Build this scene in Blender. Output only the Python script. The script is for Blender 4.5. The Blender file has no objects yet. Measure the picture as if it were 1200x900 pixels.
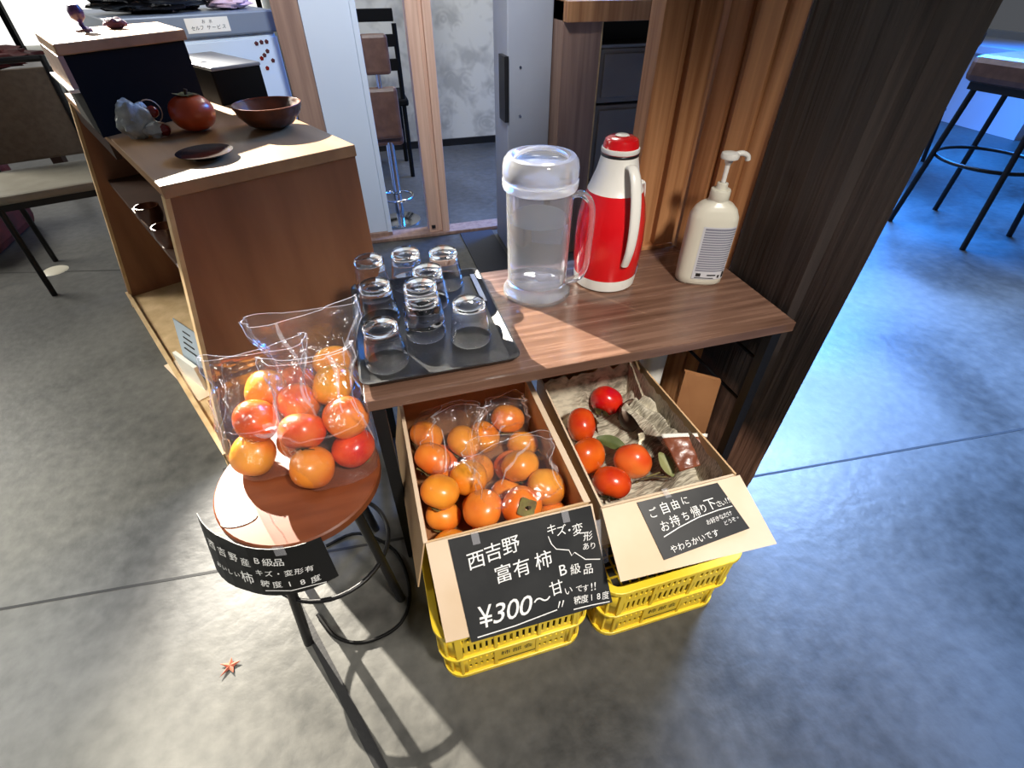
import bpy, bmesh, math, random
from math import sin, cos, pi, radians, sqrt
from mathutils import Vector, Matrix, noise, Euler

C = bpy.context.scene.collection
SC = bpy.context.scene
# ------------------------------------------------------------------ camera
CAM_H = 1.15
PITCH, YAW, FPX = 40.84, 16.25, 583.0
cam = bpy.data.cameras.new('camera')
cam.lens = FPX / 1200 * 36; cam.sensor_width = 36; cam.clip_start = .02
co = bpy.data.objects.new('camera', cam); C.objects.link(co)
co.location = (0, 0, CAM_H); co.rotation_euler = (radians(90 - PITCH), 0, radians(-YAW))
SC.camera = co
# ------------------------------------------------------------------ world, lights, exposure
SC.view_settings.view_transform = 'Standard'; SC.view_settings.look = 'None'
SC.view_settings.gamma = 1; SC.view_settings.use_curve_mapping = False
SC.view_settings.exposure = 0.0
w = bpy.data.worlds.new('world'); SC.world = w; w.use_nodes = True
w.node_tree.nodes['Background'].inputs[0].default_value = (.85, .9, 1, 1)
w.node_tree.nodes['Background'].inputs[1].default_value = .09

def aim(o, tgt):
    o.rotation_euler = (Vector(tgt) - o.location).to_track_quat('-Z', 'Y').to_euler()
def area(name, loc, tgt, sx, sy, power, col, spread=180):
    l = bpy.data.lights.new(name, 'AREA'); l.shape = 'RECTANGLE'; l.size = sx; l.size_y = sy
    l.energy = power; l.color = col; l.spread = radians(spread)
    o = bpy.data.objects.new(name, l); C.objects.link(o); o.location = loc; aim(o, tgt); return o
# low warm spotlight behind the display cabinet, shining towards the viewer
sp = bpy.data.lights.new('spotlight', 'SPOT'); sp.energy = 8800; sp.color = (1, .92, .78)
sp.spot_size = radians(18); sp.spot_blend = .6; sp.shadow_soft_size = .025
so = bpy.data.objects.new('spotlight', sp); C.objects.link(so)
so.location = (-2.12, 4.66, 2.52); aim(so, (-.47, 1.28, .80))
# ceiling light over the counter, window light at the sides, added unseen fills
cs = bpy.data.lights.new('counter_spotlight', 'SPOT'); cs.energy = 240; cs.color = (1, .93, .85)
cs.spot_size = radians(56); cs.spot_blend = .9; cs.shadow_soft_size = .10
cso = bpy.data.objects.new('counter_spotlight', cs); C.objects.link(cso)
cso.location = (.55, -.55, 2.1); aim(cso, (.42, .62, .2))
rs_ = bpy.data.lights.new('rear_fill', 'SPOT'); rs_.energy = 120; rs_.color = (.93, .96, 1)  # unseen cool fill, added to brighten the refrigerator and partition
rs_.spot_size = radians(78); rs_.spot_blend = .6; rs_.shadow_soft_size = .12
rso = bpy.data.objects.new('rear_fill', rs_); C.objects.link(rso); rso.location = (.15, 1.2, 1.95); aim(rso, (.15, 3.2, 1.0))
area('rear_floor_fill', (1.0, 3.4, 2.7), (.8, 3.3, 0), 1.0, .5, 40, (1, .98, .90))  # unseen lamp added to lift the floor beyond the threshold
area('daylight_right', (3.7, 3.7, 2.5), (2.9, 1.7, 0), 2.2, 1.6, 470, (.015, .24, 1), 120)
area('daylight_right_pale', (2.9, 2.3, 2.4), (1.75, .55, 0), 1.2, .9, 78, (.46, .66, 1), 85)
area('left_floor_fill', (-1.7, .5, 2.5), (-1.35, .75, 0), .4, .4, 24, (1, .97, .86), 58)  # added fill with no visible source, brightens the left floor only
area('daylight_left', (-3.6, 3.4, 2.1), (-1.2, 2.6, 0), 1.6, 1.4, 20, (1, .97, .88), 70)

# ------------------------------------------------------------------ helpers
F_W = Vector((sin(radians(YAW)) * cos(radians(PITCH)), cos(radians(YAW)) * cos(radians(PITCH)), -sin(radians(PITCH))))
R_W = Vector((cos(radians(YAW)), -sin(radians(YAW)), 0))
U_W = R_W.cross(F_W)
def ray(u, v): return F_W + R_W * ((u - 600) / FPX) + U_W * ((450 - v) / FPX)
def at(u, v, z=0):                       # point of a horizontal plane at height z
    r = ray(u, v); t = (z - CAM_H) / r.z; return Vector((r.x * t, r.y * t, z))

WORLD = {}
def mat_of(o): return WORLD.get(o, Matrix.Identity(4))
def tag(o, label=None, cat=None, group=None, kind=None):
    if label: o['label'] = label
    if cat: o['category'] = cat
    if group: o['group'] = group
    if kind: o['kind'] = kind
    return o
def thing(name, label, cat, loc=(0, 0, 0), rz=0, group=None):
    o = bpy.data.objects.new(name, None); C.objects.link(o)
    o.location = loc; o.rotation_euler = (0, 0, rz); o.empty_display_size = .05
    WORLD[o] = Matrix.Translation(loc) @ Matrix.Rotation(rz, 4, 'Z')
    return tag(o, label, cat, group)

class MB:
    def __init__(s): s.v = []; s.f = []; s.mi = []
    def add(s, vs, fs, m=0):
        b = len(s.v); s.v += [Vector(p) for p in vs]; s.f += [tuple(i + b for i in f) for f in fs]; s.mi += [m] * len(fs); return s
    def box(s, a, b, m=0, M=None):
        x0, y0, z0 = a; x1, y1, z1 = b
        vs = [(x0, y0, z0), (x1, y0, z0), (x1, y1, z0), (x0, y1, z0), (x0, y0, z1), (x1, y0, z1), (x1, y1, z1), (x0, y1, z1)]
        if M: vs = [M @ Vector(p) for p in vs]
        return s.add(vs, [(0, 3, 2, 1), (4, 5, 6, 7), (0, 1, 5, 4), (1, 2, 6, 5), (2, 3, 7, 6), (3, 0, 4, 7)], m)
    def prism(s, poly, ext, m=0):        # poly: 3d points (ccw seen from -ext), ext vector
        n = len(poly); e = Vector(ext); p = [Vector(q) for q in poly]
        vs = p + [q + e for q in p]
        fs = [tuple(reversed(range(n))), tuple(range(n, 2 * n))] + [(i, (i + 1) % n, n + (i + 1) % n, n + i) for i in range(n)]
        return s.add(vs, fs, m)
    def tube(s, pts, r, n=10, m=0, cap=True, closed=False):
        pts = [Vector(p) for p in pts]; rs = r if isinstance(r, (list, tuple)) else [r] * len(pts)
        b = len(s.v); N = len(pts); prev = None
        for i, p in enumerate(pts):
            if closed: t = pts[(i + 1) % N] - pts[i - 1]
            else: t = pts[min(i + 1, N - 1)] - pts[max(i - 1, 0)]
            t.normalize()
            if prev is None: a = t.orthogonal().normalized()
            else: a = (prev - t * prev.dot(t)).normalized()
            prev = a; c = t.cross(a)
            for k in range(n):
                th = 2 * pi * k / n; s.v.append(p + (a * cos(th) + c * sin(th)) * rs[i])
        for i in range(N if closed else N - 1):
            j = (i + 1) % N
            for k in range(n):
                k2 = (k + 1) % n
                s.f.append((b + i * n + k, b + i * n + k2, b + j * n + k2, b + j * n + k)); s.mi.append(m)
        if cap and not closed:
            s.f.append(tuple(b + k for k in reversed(range(n)))); s.mi.append(m)
            s.f.append(tuple(b + (N - 1) * n + k for k in range(n))); s.mi.append(m)
        return s
    def lathe(s, prof, c=(0, 0, 0), n=40, m=0, sx=1, sy=1, capb=False, capt=False):
        b = len(s.v); c = Vector(c)
        for (r, z) in prof:
            for k in range(n):
                th = 2 * pi * k / n; s.v.append(c + Vector((r * cos(th) * sx, r * sin(th) * sy, z)))
        for i in range(len(prof) - 1):
            for k in range(n):
                k2 = (k + 1) % n
                s.f.append((b + i * n + k, b + i * n + k2, b + (i + 1) * n + k2, b + (i + 1) * n + k)); s.mi.append(m)
        if capb: s.f.append(tuple(b + k for k in reversed(range(n)))); s.mi.append(m)
        if capt: s.f.append(tuple(b + (len(prof) - 1) * n + k for k in range(n))); s.mi.append(m)
        return s
    def grid(s, fn, nu, nv, m=0, closed_u=False):
        b = len(s.v)
        for j in range(nv + 1):
            for i in range(nu if closed_u else nu + 1): s.v.append(Vector(fn(i / nu, j / nv)))
        W = nu if closed_u else nu + 1
        for j in range(nv):
            for i in range(nu):
                i2 = (i + 1) % nu if closed_u else i + 1
                s.f.append((b + j * W + i, b + j * W + i2, b + (j + 1) * W + i2, b + (j + 1) * W + i)); s.mi.append(m)
        return s
    def mesh(s, name, mats, smooth=None):
        me = bpy.data.meshes.new(name); me.from_pydata([tuple(p) for p in s.v], [], s.f)
        for mt in (mats if isinstance(mats, (list, tuple)) else [mats]): me.materials.append(mt)
        me.polygons.foreach_set('material_index', s.mi)
        bb = bmesh.new(); bb.from_mesh(me); bmesh.ops.recalc_face_normals(bb, faces=bb.faces); bb.to_mesh(me); bb.free()
        if smooth is not None:
            me.polygons.foreach_set('use_smooth', [True] * len(me.polygons))
            me.update()
            if smooth < 179: me.set_sharp_from_angle(angle=radians(smooth))
        me.update(); return me
    def build(s, name, mats, parent=None, smooth=None, world=False, bevel=0, solid=0, loc=None, rot=None):
        if world and parent is not None:
            inv = mat_of(parent).inverted(); s.v = [inv @ p for p in s.v]
        o = bpy.data.objects.new(name, s.mesh(name, mats, smooth)); C.objects.link(o)
        if loc is not None: o.location = loc
        if rot is not None: o.rotation_euler = rot
        if parent is not None: o.parent = parent
        WORLD[o] = mat_of(parent) if parent is not None else Matrix.Identity(4)
        if solid:
            md = o.modifiers.new('s', 'SOLIDIFY'); md.thickness = solid; md.offset = 0
        if bevel:
            md = o.modifiers.new('b', 'BEVEL'); md.width = bevel; md.segments = 2; md.limit_method = 'ANGLE'
        return o

# ------------------------------------------------------------------ materials
def sr(r, g=None, b=None):
    if g is None: g = b = r
    f = lambda c: (c / 255 / 12.92) if c <= 10.3 else ((c / 255 + .055) / 1.055) ** 2.4
    return (f(r), f(g), f(b), 1)
def base(name):
    m = bpy.data.materials.new(name); m.use_nodes = True; nt = m.node_tree
    return m, nt, nt.nodes['Principled BSDF']
def mt(name, col, rough=.5, metal=0, col2=None, scale=8, stretch=(1, 1, 1), bump=0, detail=4, contrast=(.35, .65), spec=.5, bscale=None, coat=0, trans=0, ior=None, emit=None, es=0, rand=0, rough2=None, sss=0):
    m, nt, p = base(name); N = nt.nodes; L = nt.links
    p.inputs['Base Color'].default_value = col; p.inputs['Roughness'].default_value = rough
    p.inputs['Metallic'].default_value = metal; p.inputs['Specular IOR Level'].default_value = spec
    p.inputs['Coat Weight'].default_value = coat; p.inputs['Coat Roughness'].default_value = .1
    p.inputs['Transmission Weight'].default_value = trans
    if ior: p.inputs['IOR'].default_value = ior
    if emit: p.inputs['Emission Color'].default_value = emit; p.inputs['Emission Strength'].default_value = es
    tc = N.new('ShaderNodeTexCoord'); mp = N.new('ShaderNodeMapping'); mp.inputs['Scale'].default_value = stretch
    L.new(tc.outputs['Object'], mp.inputs[0])
    nz = N.new('ShaderNodeTexNoise'); nz.inputs['Scale'].default_value = scale; nz.inputs['Detail'].default_value = detail
    L.new(mp.outputs[0], nz.inputs['Vector'])
    if col2:
        cr = N.new('ShaderNodeValToRGB'); cr.color_ramp.elements[0].position = contrast[0]; cr.color_ramp.elements[1].position = contrast[1]
        cr.color_ramp.elements[0].color = col; cr.color_ramp.elements[1].color = col2
        L.new(nz.outputs['Fac'], cr.inputs[0]); out = cr.outputs[0]
        if rand:
            oi = N.new('ShaderNodeObjectInfo'); hs = N.new('ShaderNodeHueSaturation'); ma = N.new('ShaderNodeMapRange')
            ma.inputs['To Min'].default_value = .5 - rand; ma.inputs['To Max'].default_value = .5 + rand
            L.new(oi.outputs['Random'], ma.inputs[0]); L.new(ma.outputs[0], hs.inputs['Hue']); L.new(out, hs.inputs['Color']); out = hs.outputs[0]
        L.new(out, p.inputs['Base Color'])
    if rough2 is not None:
        mr = N.new('ShaderNodeMapRange'); mr.inputs['From Min'].default_value = .35; mr.inputs['From Max'].default_value = .65
        mr.inputs['To Min'].default_value = rough; mr.inputs['To Max'].default_value = rough2
        L.new(nz.outputs['Fac'], mr.inputs[0]); L.new(mr.outputs[0], p.inputs['Roughness'])
    if bump:
        bp = N.new('ShaderNodeBump'); bp.inputs['Strength'].default_value = bump; bp.inputs['Distance'].default_value = .01
        n2 = nz
        if bscale:
            n2 = N.new('ShaderNodeTexNoise'); n2.inputs['Scale'].default_value = bscale; n2.inputs['Detail'].default_value = 5; L.new(mp.outputs[0], n2.inputs['Vector'])
        L.new(n2.outputs['Fac'], bp.inputs['Height']); L.new(bp.outputs[0], p.inputs['Normal'])
    return m

def concrete():
    m, nt, p = base('polished_concrete'); N = nt.nodes; L = nt.links
    tc = N.new('ShaderNodeTexCoord')
    n1 = N.new('ShaderNodeTexNoise'); n1.inputs['Scale'].default_value = 1.6; n1.inputs['Detail'].default_value = 6; n1.inputs['Distortion'].default_value = .6
    n2 = N.new('ShaderNodeTexNoise'); n2.inputs['Scale'].default_value = 28; n2.inputs['Detail'].default_value = 5
    L.new(tc.outputs['Object'], n1.inputs['Vector']); L.new(tc.outputs['Object'], n2.inputs['Vector'])
    mx = N.new('ShaderNodeMix'); mx.inputs[0].default_value = .35
    L.new(n1.outputs['Fac'], mx.inputs['A']); L.new(n2.outputs['Fac'], mx.inputs['B'])
    cr = N.new('ShaderNodeValToRGB'); cr.color_ramp.elements[0].position = .36; cr.color_ramp.elements[1].position = .64
    cr.color_ramp.elements[0].color = sr(50, 50, 48); cr.color_ramp.elements[1].color = sr(90, 89, 85)
    L.new(mx.outputs[0], cr.inputs[0]); L.new(cr.outputs[0], p.inputs['Base Color'])
    mr = N.new('ShaderNodeMapRange'); mr.inputs['From Min'].default_value = .35; mr.inputs['From Max'].default_value = .65
    mr.inputs['To Min'].default_value = .36; mr.inputs['To Max'].default_value = .52
    L.new(n1.outputs['Fac'], mr.inputs[0]); L.new(mr.outputs[0], p.inputs['Roughness'])
    bp = N.new('ShaderNodeBump'); bp.inputs['Strength'].default_value = .12; bp.inputs['Distance'].default_value = .01
    L.new(n2.outputs['Fac'], bp.inputs['Height']); L.new(bp.outputs[0], p.inputs['Normal'])
    return m
def floral():
    m, nt, p = base('floral_wallpaper'); N = nt.nodes; L = nt.links
    tc = N.new('ShaderNodeTexCoord')
    n1 = N.new('ShaderNodeTexNoise'); n1.inputs['Scale'].default_value = 7; n1.inputs['Detail'].default_value = 3
    vo = N.new('ShaderNodeTexVoronoi'); vo.inputs['Scale'].default_value = 9; vo.feature = 'SMOOTH_F1'
    L.new(tc.outputs['Object'], n1.inputs['Vector']); L.new(tc.outputs['Object'], vo.inputs['Vector'])
    wv = N.new('ShaderNodeMath'); wv.operation = 'SINE'; mu = N.new('ShaderNodeMath'); mu.operation = 'MULTIPLY'; mu.inputs[1].default_value = 30
    L.new(vo.outputs['Distance'], mu.inputs[0]); L.new(mu.outputs[0], wv.inputs[0])
    ad = N.new('ShaderNodeMath'); ad.operation = 'MULTIPLY_ADD'; ad.inputs[1].default_value = .035; L.new(wv.outputs[0], ad.inputs[0]); L.new(n1.outputs['Fac'], ad.inputs[2])
    cr = N.new('ShaderNodeValToRGB'); cr.color_ramp.elements[0].position = .36; cr.color_ramp.elements[1].position = .56
    cr.color_ramp.elements[0].color = sr(172, 172, 168); cr.color_ramp.elements[1].color = sr(206, 206, 200)
    L.new(ad.outputs[0], cr.inputs[0]); L.new(cr.outputs[0], p.inputs['Base Color']); p.inputs['Roughness'].default_value = .8
    return m
def pillar_mat():
    m, nt, p = base('charred_timber'); N = nt.nodes; L = nt.links
    tc = N.new('ShaderNodeTexCoord'); mp = N.new('ShaderNodeMapping'); mp.inputs['Scale'].default_value = (22, 22, .9)
    L.new(tc.outputs['Object'], mp.inputs[0])
    n1 = N.new('ShaderNodeTexNoise'); n1.inputs['Scale'].default_value = 3; n1.inputs['Detail'].default_value = 7; L.new(mp.outputs[0], n1.inputs['Vector'])
    cr = N.new('ShaderNodeValToRGB'); cr.color_ramp.elements[0].position = .3; cr.color_ramp.elements[1].position = .7
    cr.color_ramp.elements[0].color = sr(28, 24, 23); cr.color_ramp.elements[1].color = sr(54, 45, 41); L.new(n1.outputs['Fac'], cr.inputs[0])
    # bare weathered foot
    sx = N.new('ShaderNodeSeparateXYZ'); L.new(tc.outputs['Object'], sx.inputs[0])
    n2 = N.new('ShaderNodeTexNoise'); n2.inputs['Scale'].default_value = 9; n2.inputs['Detail'].default_value = 4; L.new(tc.outputs['Object'], n2.inputs['Vector'])
    ma = N.new('ShaderNodeMath'); ma.operation = 'MULTIPLY_ADD'; ma.inputs[1].default_value = .22; L.new(n2.outputs['Fac'], ma.inputs[0]); L.new(sx.outputs['Z'], ma.inputs[2])
    c2 = N.new('ShaderNodeValToRGB'); c2.color_ramp.elements[0].position = .20; c2.color_ramp.elements[1].position = .36
    c2.color_ramp.elements[0].color = (1, 1, 1, 1); c2.color_ramp.elements[1].color = (0, 0, 0, 1); L.new(ma.outputs[0], c2.inputs[0])
    mx = N.new('ShaderNodeMix'); mx.data_type = 'RGBA'; mx.inputs[7].default_value = sr(140, 104, 86)
    L.new(c2.outputs[0], mx.inputs[0]); L.new(cr.outputs[0], mx.inputs[6]); L.new(mx.outputs[2], p.inputs['Base Color'])
    p.inputs['Roughness'].default_value = .55
    bp = N.new('ShaderNodeBump'); bp.inputs['Strength'].default_value = .6; bp.inputs['Distance'].default_value = .008
    L.new(n1.outputs['Fac'], bp.inputs['Height']); L.new(bp.outputs[0], p.inputs['Normal'])
    return m
def film(name, haze=.035, tint=(.985, .985, .99, 1), gl=.22):
    m = bpy.data.materials.new(name); m.use_nodes = True; nt = m.node_tree; N = nt.nodes; L = nt.links
    N.remove(N['Principled BSDF']); out = N['Material Output']
    tr = N.new('ShaderNodeBsdfTransparent'); tr.inputs[0].default_value = tint
    g = N.new('ShaderNodeBsdfGlossy'); g.inputs['Roughness'].default_value = .09; g.inputs[0].default_value = (1, 1, 1, 1)
    d = N.new('ShaderNodeBsdfDiffuse'); d.inputs[0].default_value = (.9, .9, .95, 1)
    lw = N.new('ShaderNodeLayerWeight'); lw.inputs[0].default_value = .35
    ma = N.new('ShaderNodeMath'); ma.operation = 'MULTIPLY_ADD'; ma.inputs[1].default_value = gl; ma.inputs[2].default_value = .03; L.new(lw.outputs['Facing'], ma.inputs[0])
    a = N.new('ShaderNodeMixShader'); L.new(ma.outputs[0], a.inputs[0]); L.new(tr.outputs[0], a.inputs[1]); L.new(g.outputs[0], a.inputs[2])
    b = N.new('ShaderNodeMixShader'); b.inputs[0].default_value = haze; L.new(a.outputs[0], b.inputs[1]); L.new(d.outputs[0], b.inputs[2])
    L.new(b.outputs[0], out.inputs['Surface'])
    tc = N.new('ShaderNodeTexCoord'); nz = N.new('ShaderNodeTexNoise'); nz.inputs['Scale'].default_value = 34; nz.inputs['Detail'].default_value = 3; nz.inputs['Distortion'].default_value = 1.2
    bp = N.new('ShaderNodeBump'); bp.inputs['Strength'].default_value = .55; bp.inputs['Distance'].default_value = .01
    L.new(tc.outputs['Object'], nz.inputs['Vector']); L.new(nz.outputs['Fac'], bp.inputs['Height']); L.new(bp.outputs[0], g.inputs['Normal'])
    return m
def glass(name, col=(1, 1, 1, 1), rough=0, ior=1.45, haze=0):
    m = bpy.data.materials.new(name); m.use_nodes = True; nt = m.node_tree; N = nt.nodes; L = nt.links
    p = N['Principled BSDF']; p.inputs['Base Color'].default_value = col; p.inputs['Roughness'].default_value = rough
    p.inputs['Transmission Weight'].default_value = 1; p.inputs['IOR'].default_value = ior
    if haze:
        d = N.new('ShaderNodeBsdfDiffuse'); d.inputs[0].default_value = (.95, .95, .97, 1)
        t = N.new('ShaderNodeBsdfTransparent'); a = N.new('ShaderNodeMixShader'); a.inputs[0].default_value = haze
        L.new(p.outputs[0], a.inputs[1]); L.new(d.outputs[0], a.inputs[2]); L.new(a.outputs[0], N['Material Output'].inputs['Surface'])
    return m

M = {}
M['floor'] = concrete()
M['floral'] = floral()
M['pillar'] = pillar_mat()
M['joint'] = mt('floor_joint', sr(22), .7)
M['white_wall'] = mt('white_wall', sr(214, 216, 208), .8, col2=sr(226, 226, 220), scale=3)
M['blue_white'] = mt('pale_panel', sr(206, 218, 236), .5, col2=sr(212, 224, 240), scale=2)
M['grey_panel'] = mt('grey_panel', sr(150, 154, 166), .55, col2=sr(160, 164, 174), scale=3)
M['dark'] = mt('dark_plastic', sr(22, 22, 24), .35)
M['black'] = mt('matte_black', sr(8, 8, 8), .7, spec=.15)
M['metal'] = mt('black_metal', sr(26, 26, 28), .4, metal=.3, bump=.05, scale=90)
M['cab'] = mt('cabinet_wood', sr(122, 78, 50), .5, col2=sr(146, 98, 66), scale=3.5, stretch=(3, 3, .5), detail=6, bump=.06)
M['cab_top'] = mt('cabinet_top_wood', sr(150, 112, 76), .42, col2=sr(172, 132, 92), scale=5, stretch=(3, .4, 3), detail=5)
M['cab_edge'] = mt('pale_wood_edge', sr(190, 158, 112), .6, col2=sr(214, 184, 138), scale=8, stretch=(2, 2, 2))
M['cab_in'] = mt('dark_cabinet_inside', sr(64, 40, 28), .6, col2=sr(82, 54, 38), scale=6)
M['pink_wood'] = mt('pinkish_cedar', sr(196, 158, 138), .55, col2=sr(216, 180, 158), scale=4, stretch=(16, 16, .6), detail=4)
M['brown_wood'] = mt('brown_post_wood', sr(132, 104, 92), .6, col2=sr(158, 128, 112), scale=4, stretch=(10, 10, .6))
M['cedar'] = mt('cedar_plank', sr(146, 92, 52), .5, col2=sr(206, 152, 104), scale=3, stretch=(15, 15, .5), detail=5, contrast=(.3, .7), bump=.05)
M['top'] = mt('walnut_laminate', sr(86, 62, 50), .2, col2=sr(128, 98, 82), scale=5, stretch=(.7, 14, 6), detail=5, contrast=(.3, .7), bump=.03, rough2=.3)
M['tray'] = mt('black_tray', sr(30, 31, 33), .38, bump=.06, scale=200)
M['glass'] = glass('clear_glass')
M['pitcher'] = glass('clear_pitcher_plastic', (.99, .99, 1, 1), .03, 1.3, .10)
M['lid'] = glass('frosted_lid_plastic', (.97, .97, .99, 1), .10, 1.3, .26)
M['water'] = glass('water', (.98, .99, 1, 1), 0, 1.1)
M['red'] = mt('red_enamel', sr(206, 14, 22), .22, coat=.6)
M['white'] = mt('white_plastic', sr(226, 224, 216), .3, coat=.2)
M['bottle'] = mt('translucent_white_plastic', sr(206, 202, 184), .32, col2=sr(214, 210, 194), scale=3, coat=.1)
M['print'] = mt('grey_print', sr(128, 128, 140), .6)
M['label_paper'] = mt('label_paper', sr(196, 196, 200), .5)
M['sil'] = mt('silver_label', sr(160, 170, 196), .35, metal=.3)
M['blue'] = mt('blue_print', sr(40, 70, 160), .4)
M['yellow'] = mt('yellow_plastic', sr(244, 206, 44), .38, col2=sr(248, 216, 60), scale=5)
M['ink'] = mt('black_ink', sr(24, 20, 18), .6)
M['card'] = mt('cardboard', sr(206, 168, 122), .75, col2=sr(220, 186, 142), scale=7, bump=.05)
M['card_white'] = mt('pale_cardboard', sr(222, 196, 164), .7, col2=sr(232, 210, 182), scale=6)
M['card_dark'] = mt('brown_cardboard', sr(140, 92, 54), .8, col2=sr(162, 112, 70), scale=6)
M['paper'] = mt('white_paper', sr(232, 228, 216), .7, col2=sr(240, 238, 230), scale=6)
M['board'] = mt('chalkboard', sr(40, 41, 42), .45, col2=sr(52, 53, 53), scale=10)
M['board_dark'] = mt('chalkboard_card', sr(18, 18, 18), .5)
M['chalk'] = mt('white_marker', sr(246, 246, 242), .6)
M['kaki'] = mt('orange_persimmon', sr(222, 106, 30), .30, col2=sr(240, 146, 52), scale=14, detail=2, coat=.35, rand=.018, bump=.04)
M['kaki_red'] = mt('ripe_red_persimmon', sr(200, 44, 20), .24, col2=sr(228, 84, 26), scale=16, detail=3, coat=.4, rand=.012, bump=.04)
M['kaki_deep'] = mt('wax_persimmon', sr(176, 52, 18), .3, col2=sr(204, 78, 30), scale=12, coat=.3)
M['kaki_rot'] = mt('overripe_persimmon', sr(60, 42, 34), .5, col2=sr(88, 72, 54), scale=14, bump=.3)
M['calyx'] = mt('dry_calyx', sr(118, 112, 60), .8, col2=sr(92, 74, 44), scale=40, bump=.3)
M['stem'] = mt('dry_stem', sr(62, 48, 34), .8)
M['film'] = film('clear_bag_film', .018)
M['film2'] = film('bag_crease_film', .22, gl=.6)
M['news'] = None
M['leaf'] = mt('green_leaf', sr(70, 84, 40), .6, col2=sr(96, 104, 56), scale=30)
M['deadleaf'] = mt('dry_leaf', sr(150, 72, 52), .8, col2=sr(176, 100, 76), scale=40)
M['stool_top'] = mt('reddish_stool_wood', sr(104, 50, 24), .38, col2=sr(124, 66, 36), scale=5, stretch=(1, 6, 1), detail=5)
M['brown_seat'] = mt('brown_leather', sr(82, 56, 44), .45, col2=sr(98, 70, 56), scale=30, bump=.1)
M['grey_seat'] = mt('grey_seat_vinyl', sr(146, 140, 126), .5, col2=sr(158, 152, 138), scale=12)
M['chair_back'] = mt('brown_seat_fabric', sr(96, 82, 70), .8, col2=sr(108, 94, 80), scale=50)
M['chrome'] = mt('chrome', sr(200), .15, metal=1)
M['clay'] = mt('lacquered_brown', sr(70, 40, 26), .3, col2=sr(104, 62, 40), scale=22, bump=.25, coat=.2)
M['dish'] = mt('dark_lacquer_dish', sr(34, 20, 16), .2, coat=.6)
M['crystal'] = mt('cloudy_white_quartz', sr(160, 164, 160), .35, col2=sr(200, 204, 200), scale=30, bump=.4)
M['garnet'] = mt('dark_red_bead', sr(120, 16, 14), .2, coat=.5)
M['wire'] = mt('pale_cord', sr(206, 176, 156), .5)
M['steel'] = mt('grey_steel', sr(128, 132, 140), .35, metal=.4)
M['plastic_bag'] = mt('black_bag', sr(16, 16, 20), .2, bump=.8, scale=18, coat=.5)
M['fridge'] = mt('white_fridge', sr(206, 222, 238), .35, col2=sr(210, 226, 240), scale=2)
M['fridge_grey'] = mt('grey_fridge_band', sr(128, 140, 156), .4, metal=.2)
M['dark_grey'] = mt('dark_grey_panel', sr(104, 98, 98), .5, col2=sr(114, 108, 106), scale=6)
M['paleblue_card'] = mt('pale_blue_card', sr(182, 196, 208), .55)
M['cloth_red'] = mt('dark_red_cloth', sr(92, 30, 30), .8, col2=sr(60, 18, 20), scale=12, bump=.4)
M['dark_wood'] = mt('dark_table_wood', sr(44, 26, 20), .4)
M['purple'] = mt('purple_glaze', sr(54, 40, 92), .3)
M['lit'] = mt('bright_window', (1, 1, 1, 1), .5, emit=(1, .98, .93, 1), es=1.1)
M['disc'] = mt('pale_floor_disc', sr(206, 200, 182), .4)
M['mat'] = mt('dark_navy_patch', sr(34, 38, 48), .7, bump=.1, scale=120)
def newsmat():
    m, nt, p = base('newspaper'); N = nt.nodes; L = nt.links
    tc = N.new('ShaderNodeTexCoord'); mp = N.new('ShaderNodeMapping'); mp.inputs['Rotation'].default_value = (0, 0, .5); L.new(tc.outputs['Object'], mp.inputs[0])
    mp.inputs['Scale'].default_value = (40, 420, 60)
    wv = N.new('ShaderNodeTexNoise'); wv.inputs['Scale'].default_value = 1; wv.inputs['Detail'].default_value = 2; L.new(mp.outputs[0], wv.inputs['Vector'])
    nz = N.new('ShaderNodeTexNoise'); nz.inputs['Scale'].default_value = 9; L.new(tc.outputs['Object'], nz.inputs['Vector'])
    mu = N.new('ShaderNodeMath'); mu.operation = 'MULTIPLY'; L.new(wv.outputs['Fac'], mu.inputs[0]); L.new(nz.outputs['Fac'], mu.inputs[1])
    cr = N.new('ShaderNodeValToRGB'); cr.color_ramp.elements[0].position = .18; cr.color_ramp.elements[1].position = .36
    cr.color_ramp.elements[0].color = sr(206, 198, 176); cr.color_ramp.elements[1].color = sr(122, 114, 98)
    L.new(mu.outputs[0], cr.inputs[0]); L.new(cr.outputs[0], p.inputs['Base Color']); p.inputs['Roughness'].default_value = .85
    return m
M['news'] = newsmat()

# ------------------------------------------------------------------ writing
_gly = {}
def glyph(ch):
    if ch not in _gly:
        cu = bpy.data.curves.new('g', 'FONT'); cu.body = ch; cu.size = 1; cu.resolution_u = 3; cu.offset = .002
        ob = bpy.data.objects.new('g', cu); C.objects.link(ob)
        bpy.context.view_layer.update()
        me = bpy.data.meshes.new_from_object(ob.evaluated_get(bpy.context.evaluated_depsgraph_get()))
        vs = [v.co.copy() for v in me.vertices]; fs = [tuple(p.vertices) for p in me.polygons]
        bpy.data.objects.remove(ob); bpy.data.curves.remove(cu); bpy.data.meshes.remove(me)
        if vs:
            xs = [v.x for v in vs]; ys = [v.y for v in vs]
            cx, cy = (min(xs) + max(xs)) / 2, (min(ys) + max(ys)) / 2
            vs = [Vector((v.x - cx, v.y - cy, 0)) for v in vs]
        _gly[ch] = (vs, fs)
    return _gly[ch]
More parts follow.
